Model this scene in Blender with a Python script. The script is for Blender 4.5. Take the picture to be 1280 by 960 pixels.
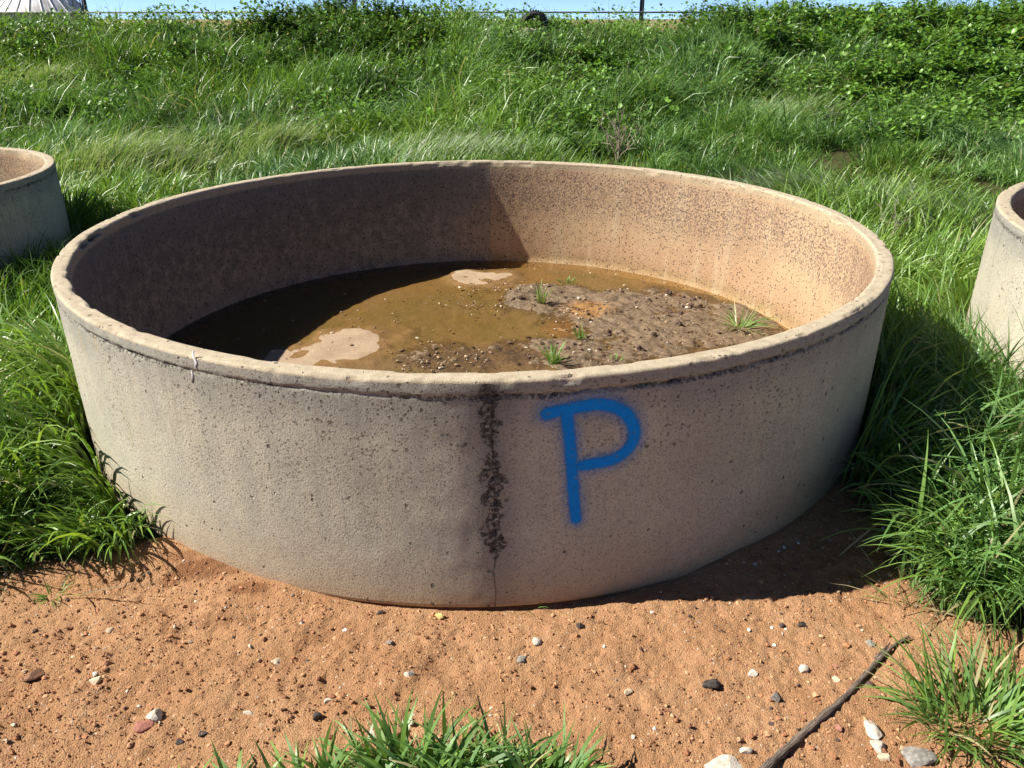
import bpy, bmesh, math, random
import numpy as np
from mathutils import Vector

for o in list(bpy.data.objects):
    bpy.data.objects.remove(o)
scn = bpy.context.scene
COL = scn.collection
rng = np.random.default_rng(7)
random.seed(7)
PI = math.pi

# ------------------------------------------------------------------ camera
EYE = 1.5
PITCH = math.radians(25.0)
FPX = 980.0                       # focal length in pixels of the 1280 wide photograph
cam_d = bpy.data.cameras.new('camera')
cam = bpy.data.objects.new('camera', cam_d)
COL.objects.link(cam)
cam.location = (0, 0, EYE)
cam.rotation_euler = (PI / 2 - PITCH, 0, 0)
cam_d.sensor_width = 36
cam_d.lens = 36 * FPX / 1280
cam_d.clip_start = 0.02
cam_d.clip_end = 3000
scn.camera = cam
scn.render.resolution_x = 1024
scn.render.resolution_y = 768
scn.cycles.max_bounces = 6
scn.cycles.diffuse_bounces = 3
scn.cycles.glossy_bounces = 2
scn.cycles.transmission_bounces = 3
scn.cycles.transparent_max_bounces = 8

# ------------------------------------------------------------------ sky and sun
SUN_EL = math.radians(43.5)
SUN_TO = math.radians(2.0)        # shadows run along +X, turned this far towards +Y
world = bpy.data.worlds.new('World')
scn.world = world
world.use_nodes = True
wn = world.node_tree.nodes
sky = wn.new('ShaderNodeTexSky')
sky.sky_type = 'NISHITA'
sky.sun_disc = False
sky.sun_elevation = SUN_EL
sky.sun_rotation = math.radians(-92.0)
sky.dust_density = 0.0
sky.air_density = 0.25
sky.ozone_density = 4.0
wn['Background'].inputs['Strength'].default_value = 0.095
world.node_tree.links.new(sky.outputs[0], wn['Background'].inputs['Color'])
sun_d = bpy.data.lights.new('sun', 'SUN')
sun_d.energy = 5.0
sun_d.angle = math.radians(0.5)
sun_d.color = (1.0, 0.95, 0.85)
sun = bpy.data.objects.new('sun', sun_d)
COL.objects.link(sun)
sun.location = (-8, 0, 9)
sdir = Vector((math.cos(SUN_EL) * math.cos(SUN_TO), math.cos(SUN_EL) * math.sin(SUN_TO), -math.sin(SUN_EL)))
sun.rotation_euler = sdir.to_track_quat('-Z', 'Y').to_euler()

# ------------------------------------------------------------------ exposure
scn.view_settings.view_transform = 'Standard'
scn.view_settings.look = 'None'
scn.view_settings.exposure = 1.0
scn.view_settings.gamma = 1.0
scn.view_settings.use_curve_mapping = False


# ================================================================== helpers
def at(u, v, z=0.0):
    """world point at height z that the photograph shows at pixel (u, v)"""
    X = (u - 640) / FPX
    Y = (480 - v) / FPX
    c, s = math.cos(PITCH), math.sin(PITCH)
    d = (X, c + Y * s, Y * c - s)
    t = (z - EYE) / d[2]
    return np.array([d[0] * t, d[1] * t, z])


def aty(u, v, y):
    """world point at forward distance y"""
    X = (u - 640) / FPX
    Y = (480 - v) / FPX
    c, s = math.cos(PITCH), math.sin(PITCH)
    d = (X, c + Y * s, Y * c - s)
    t = y / d[1]
    return np.array([d[0] * t, y, EYE + d[2] * t])


def hsh(ix, iy, seed):
    h = (ix * 374761393 + iy * 668265263 + seed * 1442695041) & 0xffffffff
    h = ((h ^ (h >> 13)) * 1274126177) & 0xffffffff
    return ((h ^ (h >> 16)) & 0xffff) / 65535.0


def vn(x, y, seed=0):
    x = np.asarray(x, float)
    y = np.asarray(y, float)
    ix = np.floor(x).astype(np.int64)
    iy = np.floor(y).astype(np.int64)
    fx = x - ix
    fy = y - iy
    fx = fx * fx * (3 - 2 * fx)
    fy = fy * fy * (3 - 2 * fy)
    a = hsh(ix, iy, seed)
    b = hsh(ix + 1, iy, seed)
    c = hsh(ix, iy + 1, seed)
    d = hsh(ix + 1, iy + 1, seed)
    return (a * (1 - fx) + b * fx) * (1 - fy) + (c * (1 - fx) + d * fx) * fy


def fbm(x, y, seed=0, octv=4):
    """roughly -1..1"""
    r = 0.0
    amp = 0.5
    for i in range(octv):
        r = r + amp * (2 * vn(np.asarray(x) * 2 ** i + 17.3 * i, np.asarray(y) * 2 ** i - 9.1 * i, seed + i) - 1)
        amp *= 0.55
    return r


def sst(a, b, x):
    t = np.clip((np.asarray(x, float) - a) / (b - a), 0, 1)
    return t * t * (3 - 2 * t)


def mesh_np(name, V, faces, smooth=True, attrs=None, cols=None):
    V = np.asarray(V, np.float32)
    me = bpy.data.meshes.new(name)
    me.vertices.add(len(V))
    me.vertices.foreach_set('co', V.ravel())
    faces = [np.asarray(f, np.int32) for f in faces if len(f)]
    nl = sum(f.size for f in faces)
    me.loops.add(nl)
    me.loops.foreach_set('vertex_index', np.concatenate([f.ravel() for f in faces]))
    tot = np.concatenate([np.full(len(f), f.shape[1], np.int32) for f in faces])
    st = np.concatenate([[0], np.cumsum(tot)[:-1]]).astype(np.int32)
    me.polygons.add(len(tot))
    me.polygons.foreach_set('loop_start', st)
    me.polygons.foreach_set('loop_total', tot)
    me.polygons.foreach_set('use_smooth', np.full(len(tot), smooth, bool))
    for k, a in (attrs or {}).items():
        at_ = me.attributes.new(k, 'FLOAT', 'POINT')
        at_.data.foreach_set('value', np.asarray(a, np.float32))
    for k, a in (cols or {}).items():
        at_ = me.attributes.new(k, 'FLOAT_COLOR', 'POINT')
        a = np.asarray(a, np.float32)
        if a.shape[1] == 3:
            a = np.c_[a, np.ones(len(a), np.float32)]
        at_.data.foreach_set('color', a.ravel())
    me.update(calc_edges=True)
    me.validate()
    return me


def link(name, me, mat=None, parent=None, loc=None):
    o = bpy.data.objects.new(name, me)
    COL.objects.link(o)
    if mat is not None and me is not None:
        me.materials.clear()
        me.materials.append(mat)
    if parent is not None:
        o.parent = parent
    if loc is not None:
        o.location = loc
    return o


def tag(o, label=None, cat=None, group=None, kind=None):
    if label: o['label'] = label
    if cat: o['category'] = cat
    if group: o['group'] = group
    if kind: o['kind'] = kind
    return o


def empty(name, loc):
    o = bpy.data.objects.new(name, None)
    COL.objects.link(o)
    o.location = loc
    o.empty_display_size = 0.1
    return o


def grid_faces(nr, nc, wrap=False):
    i = np.arange(nr - 1)[:, None]
    m = nc if wrap else nc - 1
    j = np.arange(m)[None, :]
    j2 = (j + 1) % nc
    return np.stack([i * nc + j, i * nc + j2, (i + 1) * nc + j2, (i + 1) * nc + j], -1).reshape(-1, 4)


# ---------------------------------------------------------------- materials
class NT:
    def __init__(self, name):
        self.m = bpy.data.materials.new(name)
        self.m.use_nodes = True
        self.t = self.m.node_tree
        self.b = self.t.nodes['Principled BSDF']
        self.out = self.t.nodes['Material Output']

    def n(self, typ, **kw):
        nd = self.t.nodes.new(typ)
        for k, v in kw.items():
            setattr(nd, k, v)
        return nd

    def l(self, a, b):
        self.t.links.new(a, b)

    def put(self, sock, v):
        if hasattr(v, 'is_linked'):
            self.l(v, sock)
        elif isinstance(v, (tuple, list)) and len(v) == 3 and sock.type == 'RGBA':
            sock.default_value = (*v, 1)
        else:
            sock.default_value = v

    def math(self, op, a, b=0.0, c=None, clamp=False):
        nd = self.n('ShaderNodeMath', operation=op, use_clamp=clamp)
        self.put(nd.inputs[0], a)
        self.put(nd.inputs[1], b)
        if c is not None:
            self.put(nd.inputs[2], c)
        return nd.outputs[0]

    def ramp(self, x, lo, hi, a=0.0, b=1.0):
        nd = self.n('ShaderNodeMapRange', interpolation_type='SMOOTHSTEP')
        self.put(nd.inputs['Value'], x)
        for k, v in (('From Min', lo), ('From Max', hi), ('To Min', a), ('To Max', b)):
            self.put(nd.inputs[k], v)
        return nd.outputs[0]

    def mix(self, f, a, b, mode='MIX'):
        nd = self.n('ShaderNodeMix', data_type='RGBA', blend_type=mode)
        self.put(nd.inputs[0], f)
        self.put(nd.inputs[6], a)
        self.put(nd.inputs[7], b)
        return nd.outputs[2]

    def attr(self, name, out='Fac'):
        nd = self.n('ShaderNodeAttribute', attribute_name=name)
        return nd.outputs[out]

    def coord(self, scale=None):
        tc = self.n('ShaderNodeTexCoord').outputs['Object']
        if scale is None:
            return tc
        mp = self.n('ShaderNodeMapping')
        self.l(tc, mp.inputs['Vector'])
        mp.inputs['Scale'].default_value = scale
        return mp.outputs[0]

    def noise(self, scale, detail=4, rough=0.55, vec=None, dist=0.0):
        nd = self.n('ShaderNodeTexNoise')
        nd.inputs['Scale'].default_value = scale
        nd.inputs['Detail'].default_value = detail
        nd.inputs['Roughness'].default_value = rough
        nd.inputs['Distortion'].default_value = dist
        self.l(vec if vec is not None else self.coord(), nd.inputs['Vector'])
        return nd.outputs['Fac']

    def voro(self, scale, vec=None, feature='F1', rand=1.0):
        nd = self.n('ShaderNodeTexVoronoi', feature=feature)
        nd.inputs['Scale'].default_value = scale
        nd.inputs['Randomness'].default_value = rand
        self.l(vec if vec is not None else self.coord(), nd.inputs['Vector'])
        return nd

    def bump(self, h, strength=0.5, dist=0.01, nrm=None):
        nd = self.n('ShaderNodeBump')
        nd.inputs['Strength'].default_value = strength
        nd.inputs['Distance'].default_value = dist
        self.l(h, nd.inputs['Height'])
        if nrm is not None:
            self.l(nrm, nd.inputs['Normal'])
        return nd.outputs[0]

    def pits(self, scale, rmin, rmax, keep, vec=None):
        """round holes: 1 in the hole; a share `keep` of the cells has one"""
        v = self.voro(scale, vec)
        sep = self.n('ShaderNodeSeparateColor')
        self.l(v.outputs['Color'], sep.inputs[0])
        rad = self.ramp(sep.outputs[1], 0, 1, rmin, rmax)
        hole = self.ramp(self.math('SUBTRACT', v.outputs['Distance'], rad), -0.10, 0.03, 1.0, 0.0)
        on = self.math('LESS_THAN', sep.outputs[0], keep)
        return self.math('MULTIPLY', hole, on)


def simple_mat(name, color, rough=0.6, metal=0.0, var=0.0, scale=20, bump=0.0):
    k = NT(name)
    if var:
        c2 = tuple(c * (1 - var) for c in color)
        k.put(k.b.inputs['Base Color'], k.mix(k.noise(scale), c2, color))
    else:
        k.put(k.b.inputs['Base Color'], color)
    k.b.inputs['Roughness'].default_value = rough
    k.b.inputs['Metallic'].default_value = metal
    if bump:
        k.l(k.bump(k.noise(scale * 3), 0.6, bump), k.b.inputs['Normal'])
    return k.m


def mat_concrete_outer():
    k = NT('concrete_outer')
    hz = k.attr('hz')
    arc = k.attr('arc')
    big = k.noise(2.2, 5, 0.6)
    mid = k.noise(11, 5, 0.6)
    fine = k.noise(160, 3, 0.7)
    sand = k.noise(420, 2, 0.7)
    streak = k.noise(1.0, 5, 0.6, k.coord((14, 14, 1.6)))
    c = k.mix(k.ramp(big, 0.32, 0.7), (0.40, 0.380, 0.295), (0.545, 0.51, 0.395))
    c = k.mix(k.ramp(mid, 0.35, 0.75, 0, 0.55), c, (0.37, 0.345, 0.285))
    c = k.mix(k.ramp(streak, 0.46, 0.66, 0, 0.55), c, (0.53, 0.475, 0.35))
    run = k.math('MULTIPLY', k.ramp(k.noise(1.0, 4, 0.65, k.coord((22, 22, 1.1))), 0.54, 0.70), k.ramp(hz, 0.22, 0.6))
    c = k.mix(k.math('MULTIPLY', run, 0.5), c, (0.215, 0.20, 0.165))
    c = k.mix(k.ramp(fine, 0.3, 0.7, 0, 0.6), c, (0.26, 0.235, 0.185))
    c = k.mix(k.ramp(sand, 0.52, 0.68, 0, 0.5), c, (0.58, 0.53, 0.42))
    # darker grey band below the lip
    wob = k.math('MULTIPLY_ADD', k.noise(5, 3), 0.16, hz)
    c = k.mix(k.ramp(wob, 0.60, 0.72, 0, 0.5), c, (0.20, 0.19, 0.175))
    # splashed red soil at the foot
    foot = k.ramp(k.math('MULTIPLY_ADD', k.noise(4, 4), 0.16, hz), 0.34, 0.08, 0, 0.42)
    c = k.mix(foot, c, (0.43, 0.29, 0.16))
    foot2 = k.ramp(k.math('MULTIPLY_ADD', k.noise(9, 4), 0.06, hz), 0.09, 0.02, 0, 0.45)
    c = k.mix(foot2, c, (0.40, 0.23, 0.11))
    # yellow lichen streaks on the side with the rust marks
    yl = k.math('MULTIPLY', k.ramp(k.noise(1.0, 3, 0.5, k.coord((17, 17, 2.6))), 0.60, 0.72),
                k.math('MULTIPLY', k.ramp(arc, -0.9, -1.3), k.ramp(hz, 0.2, 0.5)))
    c = k.mix(k.math('MULTIPLY', yl, 0.6), c, (0.46, 0.30, 0.07))
    # pits; larger and thicker on the upper half
    upper = k.ramp(hz, 0.15, 0.6)
    wn_ = k.n('ShaderNodeTexNoise')
    wn_.inputs['Scale'].default_value = 70
    wn_.inputs['Detail'].default_value = 2
    k.l(k.coord(), wn_.inputs['Vector'])
    va = k.n('ShaderNodeVectorMath', operation='MULTIPLY_ADD')
    k.l(wn_.outputs['Color'], va.inputs[0])
    va.inputs[1].default_value = (0.016, 0.016, 0.016)
    k.l(k.coord(), va.inputs[2])
    wv_ = va.outputs[0]
    patch = k.math('MAXIMUM', k.ramp(k.noise(3.2, 3), 0.42, 0.62), k.math('MULTIPLY', k.ramp(arc, -0.75, -0.45), k.ramp(arc, 0.15, -0.05)))
    p1 = k.math('MULTIPLY', k.pits(105, 0.08, 0.46, 0.40, wv_), k.math('MULTIPLY', patch, upper))
    p2 = k.pits(38, 0.05, 0.24, 0.2, wv_)
    p3 = k.pits(210, 0.15, 0.42, 0.45)
    pit = k.math('MAXIMUM', k.math('MAXIMUM', p1, p2), k.math('MULTIPLY', p3, 0.6))
    c = k.mix(k.math('MULTIPLY', pit, 0.72), c, (0.085, 0.072, 0.055))  # dark colour paints in the shade inside each pit, with some dirt
    # seam with black crust, bitten crack under the lip
    sd = k.math('ABSOLUTE', k.math('SUBTRACT', arc, k.math('MULTIPLY_ADD', k.noise(14, 3), 0.024, SEAM_ARC - 0.012)))
    crust = k.noise(75, 5, 0.75)
    wid = k.math('MULTIPLY', k.ramp(k.noise(11, 4, 0.7), 0.36, 0.62, 0.001, 0.036), k.ramp(hz, 0.15, 0.22))
    seam = k.math('MULTIPLY', k.ramp(k.math('SUBTRACT', sd, wid), 0.004, -0.006), k.ramp(crust, 0.47, 0.55))
    halo = k.math('MULTIPLY', k.ramp(sd, 0.11, 0.0), k.ramp(hz, 0.02, 0.3, 0.25, 0.6))
    c = k.mix(halo, c, (0.13, 0.12, 0.105))
    scol = k.mix(k.ramp(k.noise(150, 3, 0.7), 0.45, 0.62), (0.020, 0.018, 0.016), (0.16, 0.145, 0.125))
    c = k.mix(seam, c, scol)
    c = k.mix(k.math('MULTIPLY', k.ramp(sd, 0.0035, 0.001), k.ramp(hz, 0.02, 0.2, 0.25, 0.5)), c, (0.05, 0.045, 0.04))
    gr = k.attr('groove')
    gn = k.noise(26, 4, 0.7)
    gd = k.math('ABSOLUTE', k.math('SUBTRACT', hz, k.math('MULTIPLY_ADD', gn, 0.030, 0.637)))
    crk = k.math('MULTIPLY', k.ramp(gd, 0.013, 0.002), k.ramp(k.noise(85, 4, 0.75), 0.50, 0.60))
    crk = k.math('MULTIPLY', crk, k.ramp(k.noise(4.5, 3), 0.40, 0.56))
    c = k.mix(k.math('MULTIPLY', crk, 0.6), c, (0.05, 0.044, 0.038))
    c = k.mix(k.math('MULTIPLY', gr, k.ramp(k.noise(70, 4, 0.7), 0.36, 0.56)), c, (0.035, 0.03, 0.026))
    chipc = k.math('MULTIPLY', k.attr('groove'), k.ramp(k.noise(45, 3, 0.7), 0.56, 0.66))
    c = k.mix(k.math('MULTIPLY', chipc, 0.7), c, (0.52, 0.45, 0.36))
    k.l(c, k.b.inputs['Base Color'])
    k.b.inputs['Roughness'].default_value = 0.88
    k.b.inputs['Specular IOR Level'].default_value = 0.25
    h = k.math('SUBTRACT', k.math('MULTIPLY', fine, 0.30), k.math('MULTIPLY', pit, 0.9))
    h = k.math('MULTIPLY_ADD', sand, 0.14, h)
    h = k.math('SUBTRACT', h, k.math('MULTIPLY', crk, 1.3))
    h = k.math('SUBTRACT', h, k.math('MULTIPLY', seam, k.math('MULTIPLY', crust, 2.0)))
    k.l(k.bump(h, 1.0, 0.006), k.b.inputs['Normal'])
    return k.m


def mat_rim():
    """sandy cement on top of the wall"""
    k = NT('concrete_rim')
    rc = k.mix(k.ramp(k.noise(30, 5, 0.7), 0.3, 0.7), (0.335, 0.275, 0.19), (0.46, 0.385, 0.275))
    fine = k.noise(260, 2)
    rc = k.mix(k.ramp(fine, 0.55, 0.72, 0, 0.6), rc, (0.54, 0.48, 0.38))
    pit = k.pits(60, 0.1, 0.4, 0.16)
    rc = k.mix(k.math('MULTIPLY', pit, 0.7), rc, (0.11, 0.085, 0.06))  # pits coloured dark: painted hollow shade and a little dirt
    rc = k.mix(k.math('MULTIPLY', k.attr('chip'), 0.85), rc, (0.14, 0.09, 0.075))
    k.l(rc, k.b.inputs['Base Color'])
    k.b.inputs['Roughness'].default_value = 0.9
    k.b.inputs['Specular IOR Level'].default_value = 0.2
    k.l(k.bump(k.math('SUBTRACT', k.math('MULTIPLY', fine, 0.4), k.math('MULTIPLY', pit, 0.8)), 1.0, 0.005), k.b.inputs['Normal'])
    return k.m


def mat_inner():
    """inside: red-brown stain below, black mouldy mottling above, painted shade on one side, pits"""
    k = NT('concrete_inner')
    hz = k.attr('hz')
    arc = k.attr('arc')
    big = k.noise(2.2, 5, 0.6)
    n3 = k.noise(3, 4)
    ic = k.mix(k.ramp(big, 0.3, 0.7), (0.38, 0.245, 0.145), (0.47, 0.335, 0.20))
    ic = k.mix(k.ramp(k.math('MULTIPLY_ADD', n3, 0.25, hz), 0.55, 0.22, 0, 0.75), ic, (0.40, 0.245, 0.145))
    ic = k.mix(k.ramp(k.math('MULTIPLY_ADD', n3, 0.12, hz), 0.24, 0.13, 0, 0.6), ic, (0.25, 0.17, 0.07))
    ic = k.mix(k.ramp(k.noise(1.0, 4, 0.6, k.coord((12, 12, 1.5))), 0.5, 0.7, 0, 0.4), ic, (0.50, 0.40, 0.26))
    band = k.math('MULTIPLY', k.ramp(k.math('MULTIPLY_ADD', n3, 0.22, hz), 0.40, 0.58), k.ramp(hz, 0.665, 0.62))
    fine = k.noise(95, 3, 0.65)
    ic = k.mix(k.math('MULTIPLY', k.math('MULTIPLY', k.ramp(fine, 0.44, 0.58), band), 0.75), ic, (0.14, 0.095, 0.08))
    # mouldy mottling, plus shade painted into the wall colour on the shaded side
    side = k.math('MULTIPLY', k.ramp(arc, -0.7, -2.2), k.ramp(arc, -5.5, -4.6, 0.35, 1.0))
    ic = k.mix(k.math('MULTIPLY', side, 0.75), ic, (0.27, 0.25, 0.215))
    mould_shade = k.ramp(k.math('MULTIPLY_ADD', k.noise(17, 6, 0.75), 0.75, k.math('MULTIPLY', hz, 0.42)), 0.34, 0.62)
    ic = k.mix(k.math('MULTIPLY', k.math('MULTIPLY', side, mould_shade), 0.8), ic, (0.105, 0.098, 0.085))
    scr = k.ramp(k.noise(1.0, 4, 0.7, k.coord((40, 40, 4))), 0.60, 0.72)
    ic = k.mix(k.math('MULTIPLY', k.math('MULTIPLY', side, scr), 0.5), ic, (0.30, 0.27, 0.23))
    ip = k.math('MAXIMUM', k.pits(80, 0.15, 0.42, 0.45), k.math('MULTIPLY', k.pits(170, 0.15, 0.4, 0.45), 0.7))
    ic = k.mix(k.math('MULTIPLY', ip, 0.75), ic, (0.09, 0.058, 0.042))  # dirt and painted cavity shade darken the pits
    ic = k.mix(k.ramp(hz, 0.65, 0.668, 0, 0.7), ic, (0.36, 0.29, 0.19))
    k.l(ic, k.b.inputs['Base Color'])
    k.b.inputs['Roughness'].default_value = 0.88
    k.b.inputs['Specular IOR Level'].default_value = 0.25
    k.l(k.bump(k.math('SUBTRACT', k.math('MULTIPLY', fine, 0.35), k.math('MULTIPLY', ip, 0.9)), 1.0, 0.006), k.b.inputs['Normal'])
    return k.m


# ================================================================== layout numbers
C1 = np.array([-0.139, 3.382])
R1, RI1, H1 = 1.645, 1.588, 0.70
C2, R2, Z2 = np.array([-4.52, 5.08]), 1.42, -0.12      # trough towards the tank
C3, R3, Z3 = np.array([3.87, 2.95]), 1.75, 0.0         # trough on the other side


def wall_hit(u, v):
    """arc position (from the point facing the photographer) and height where a pixel meets the outer wall"""
    X = (u - 640) / FPX
    Y = (480 - v) / FPX
    c, s = math.cos(PITCH), math.sin(PITCH)
    d = np.array([X, c + Y * s, Y * c - s])
    a = d[0] ** 2 + d[1] ** 2
    b = -(d[0] * C1[0] + d[1] * C1[1])
    cc = C1 @ C1 - R1 ** 2
    t = (-b - math.sqrt(max(b * b - a * cc, 0))) / a
    p = d * t
    phi = math.atan2(p[0] - C1[0], -(p[1] - C1[1]))
    return phi * R1, p[2] + EYE


SEAM_ARC = wall_hit(617, 600)[0]


def bare(x, y):
    """1 on bare soil, 0 where grass grows"""
    x = np.asarray(x, float)
    y = np.asarray(y, float)
    n = 0.10 * fbm(x * 3.1, y * 3.1, 41, 3)
    left_lim = 1.87 + (x + 1.5) * 0.5
    left = sst(0.05, -0.05, y - np.where(x < -1.1, left_lim, 2.6) + n)
    xr = np.where(y > 1.72, 1.20, 1.20 + (1.72 - y) * 2.2)
    right = sst(0.06, -0.06, x - xr + n)
    fr = sst(2.55, 2.30, y + n)
    near = sst(0.2, 0.5, y) * 0 + 1
    far = 1 - sst(-2.3, -2.8, x)
    return left * right * fr * near * far


TYRE = (aty(668, 27, 16.4)[0], 16.4)


def gz(x, y):
    """height of the ground"""
    x = np.asarray(x, float)
    y = np.asarray(y, float)
    yy = y + 0.5 * fbm(x * 0.22, y * 0.1, 5, 2)
    crest = 1.16 + 0.20 * sst(2.5, 6.5, x) + 0.07 * sst(-4.5, -2.5, x) * sst(0.5, -1.5, x)
    b = crest * sst(9.4, 16.6, yy)
    b = b * (1 - 0.94 * sst(18.0, 27, y))
    lump = 0.30 * fbm(x * 0.95, y * 0.95, 9, 3) * sst(5.6, 9.5, y) * (1 - sst(19, 30, y))
    flat = 0.02 * fbm(x * 0.6, y * 0.6, 3, 2) * sst(0.2, 0.8, np.abs(np.hypot(x - C1[0], y - C1[1]) - R1))
    heap = 0.20 * np.exp(-((x - TYRE[0]) / 0.8) ** 2 - ((y - TYRE[1]) / 0.7) ** 2)
    return b + lump + flat + heap


# soil relief in the foreground; hollow under the front edge, heap against the left foot
RUT = [at(*p) for p in ((90, 800), (250, 790), (330, 770), (420, 860), (160, 880), (560, 830), (700, 900), (830, 830), (60, 900))]


def soil(x, y):
    w = bare(x, y)
    d = np.hypot(x - C1[0], y - C1[1]) - R1
    phi = np.arctan2(x - C1[0], -(y - C1[1])) * R1
    h = 0.016 * fbm(x * 2.3, y * 2.3, 21, 3) + 0.011 * fbm(x * 8, y * 8, 22, 3) + 0.0075 * fbm(x * 26, y * 26, 23, 3)
    h = h + 0.0072 * (0.5 - np.abs(fbm(x * 52, y * 52, 24, 3)) * 2.2)
    h = h * (0.4 + 0.6 * sst(0.0, 0.12, d))
    for i, p in enumerate(RUT):
        r = np.hypot((x - p[0]) / 0.09, (y - p[1]) / 0.045)
        h = h - 0.010 * np.exp(-r * r) + 0.004 * np.exp(-(r - 1.5) ** 2 * 3)
    h = h + 0.024 * np.exp(-(d / 0.08) ** 2) * sst(-0.15, -0.95, phi)
    h = h - 0.016 * np.exp(-(d / 0.05) ** 2) * sst(-0.6, -0.15, phi) * sst(0.75, 0.3, phi)
    h = h + 0.020 * np.exp(-(d / 0.06) ** 2) * sst(0.6, 0.9, phi) * (0.6 + 0.8 * vn(x * 6, y * 6, 33))
    return h * w


def ground(x, y):
    return gz(x, y) + soil(x, y)


# ================================================================== ground
def lines(lo, hi, step, far_lo, far_hi, grow):
    a = list(np.arange(lo, hi + step / 2, step))
    s = step
    while a[-1] < far_hi:
        s *= grow
        a.append(a[-1] + s)
    s = step
    b = []
    c = lo
    while c > far_lo:
        s *= grow
        c -= s
        b.append(c)
    return np.array(b[::-1] + a)


gx = lines(-1.6, 1.6, 0.0072, -900, 900, 1.16)
gy = lines(1.08, 2.28, 0.0072, -40, 1500, 1.085)
GX, GY = np.meshgrid(gx, gy)
GZ = ground(GX, GY)
veg = 1 - bare(GX, GY)
farb = sst(22, 40, GY)
damp = np.zeros_like(GX)
for (u, v, rx, ry, s) in ((255, 715, .12, .05, .9), (210, 727, .035, .025, .7), (315, 738, .07, .03, .8), (270, 775, .07, .03, .35),
                          (230, 700, .07, .03, .6), (420, 790, .12, .05, .25), (330, 830, .1, .05, .2)):
    p = at(u, v)
    r = np.hypot((GX - p[0]) / rx, (GY - p[1]) / ry) + 0.45 * fbm(GX * 30, GY * 30, 31, 3)
    damp = np.maximum(damp, s * sst(1.15, 0.55, r))
# soil kept moist against the shady foot of the wall
d1 = np.hypot(GX - C1[0], GY - C1[1]) - R1
ph1 = np.arctan2(GX - C1[0], -(GY - C1[1])) * R1
gm = mesh_np('ground', np.stack([GX, GY, GZ], -1).reshape(-1, 3), [grid_faces(len(gy), len(gx))],
             attrs={'veg': veg.ravel(), 'farb': farb.ravel(), 'damp': damp.ravel()})
k = NT('red_soil')
n1 = k.noise(3.0, 5, 0.6)
n2 = k.noise(24, 5, 0.65)
n3 = k.noise(140, 4, 0.7)
n4 = k.noise(420, 3, 0.7)
c = k.mix(k.ramp(n1, 0.3, 0.7), (0.42, 0.225, 0.112), (0.52, 0.305, 0.165))
c = k.mix(k.ramp(n2, 0.35, 0.7, 0, 0.6), c, (0.36, 0.18, 0.085))
c = k.mix(k.ramp(n3, 0.5, 0.75, 0, 0.55), c, (0.55, 0.32, 0.175))
c = k.mix(k.ramp(n4, 0.53, 0.66, 0, 0.7), c, (0.19, 0.085, 0.04))
vo = k.voro(95)
sp = k.n('ShaderNodeSeparateColor')
k.l(vo.outputs['Color'], sp.inputs[0])
pale = k.math('MULTIPLY', k.math('GREATER_THAN', sp.outputs[0], 0.955), k.ramp(vo.outputs['Distance'], 0.36, 0.24))
c = k.mix(k.math('MULTIPLY', pale, 0.8), c, (0.60, 0.49, 0.37))
c = k.mix(k.math('MULTIPLY', k.attr('damp'), 0.85), c, (0.17, 0.068, 0.028))
c = k.mix(k.attr('veg'), c, k.mix(k.ramp(n2, 0.35, 0.65), (0.045, 0.042, 0.018), (0.075, 0.075, 0.025)))
c = k.mix(k.attr('farb'), c, k.mix(k.ramp(k.noise(0.06, 4), 0.4, 0.6), (0.33, 0.22, 0.13), (0.22, 0.20, 0.09)))
k.l(c, k.b.inputs['Base Color'])
k.b.inputs['Roughness'].default_value = 0.95
k.b.inputs['Specular IOR Level'].default_value = 0.15
hh = k.math('MULTIPLY_ADD', n3, 0.8, k.math('MULTIPLY', n4, 0.45))
vo2 = k.voro(240)
hh = k.math('SUBTRACT', hh, k.math('MULTIPLY', vo2.outputs['Distance'], 0.35))
k.l(k.bump(hh, 1.0, 0.009), k.b.inputs['Normal'])
M_soil = k.m
tag(link('ground', gm, M_soil), kind='structure')

# ================================================================== the big trough
M_conc = mat_concrete_outer()
M_rimc = mat_rim()
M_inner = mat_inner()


def profile(h, t, fine):
    """rows of the wall section: (inward offset from the outer radius, height, rim flag, inner flag)"""
    rows = []
    zs = np.concatenate([np.linspace(-0.004 if fine else -0.02, h - 0.066, 60 if fine else 14), np.linspace(h - 0.062, h - 0.024, 16 if fine else 5)])
    for z in zs:
        rows.append((0.0, z, 0, 0))
    for a in np.linspace(0, PI / 2, 6 if fine else 4):
        rows.append((0.009 * (1 - math.cos(a)), h - 0.009 + 0.009 * math.sin(a), 0.3 if a < 0.4 else 1, 0))
    for s in np.linspace(0.25, 0.75, 7 if fine else 3):
        rows.append((t * s, h, 1, 0))
    for a in np.linspace(PI / 2, 0, 6 if fine else 4):
        rows.append((t - 0.011 + 0.011 * math.cos(a), h - 0.011 + 0.011 * math.sin(a), 0.4 if a < 0.4 else 1, 1 if a < 0.2 else 0))
    for z in np.linspace(h - 0.02, 0.10, 34 if fine else 10):
        rows.append((t, z, 0, 1))
    for z, e in ((0.085, 0.004), (0.07, 0.012), (0.055, 0.025), (0.03, 0.045), (0.0, 0.055)):
        rows.append((t + e, z, 0, 1))
    return np.array(rows)


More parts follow.
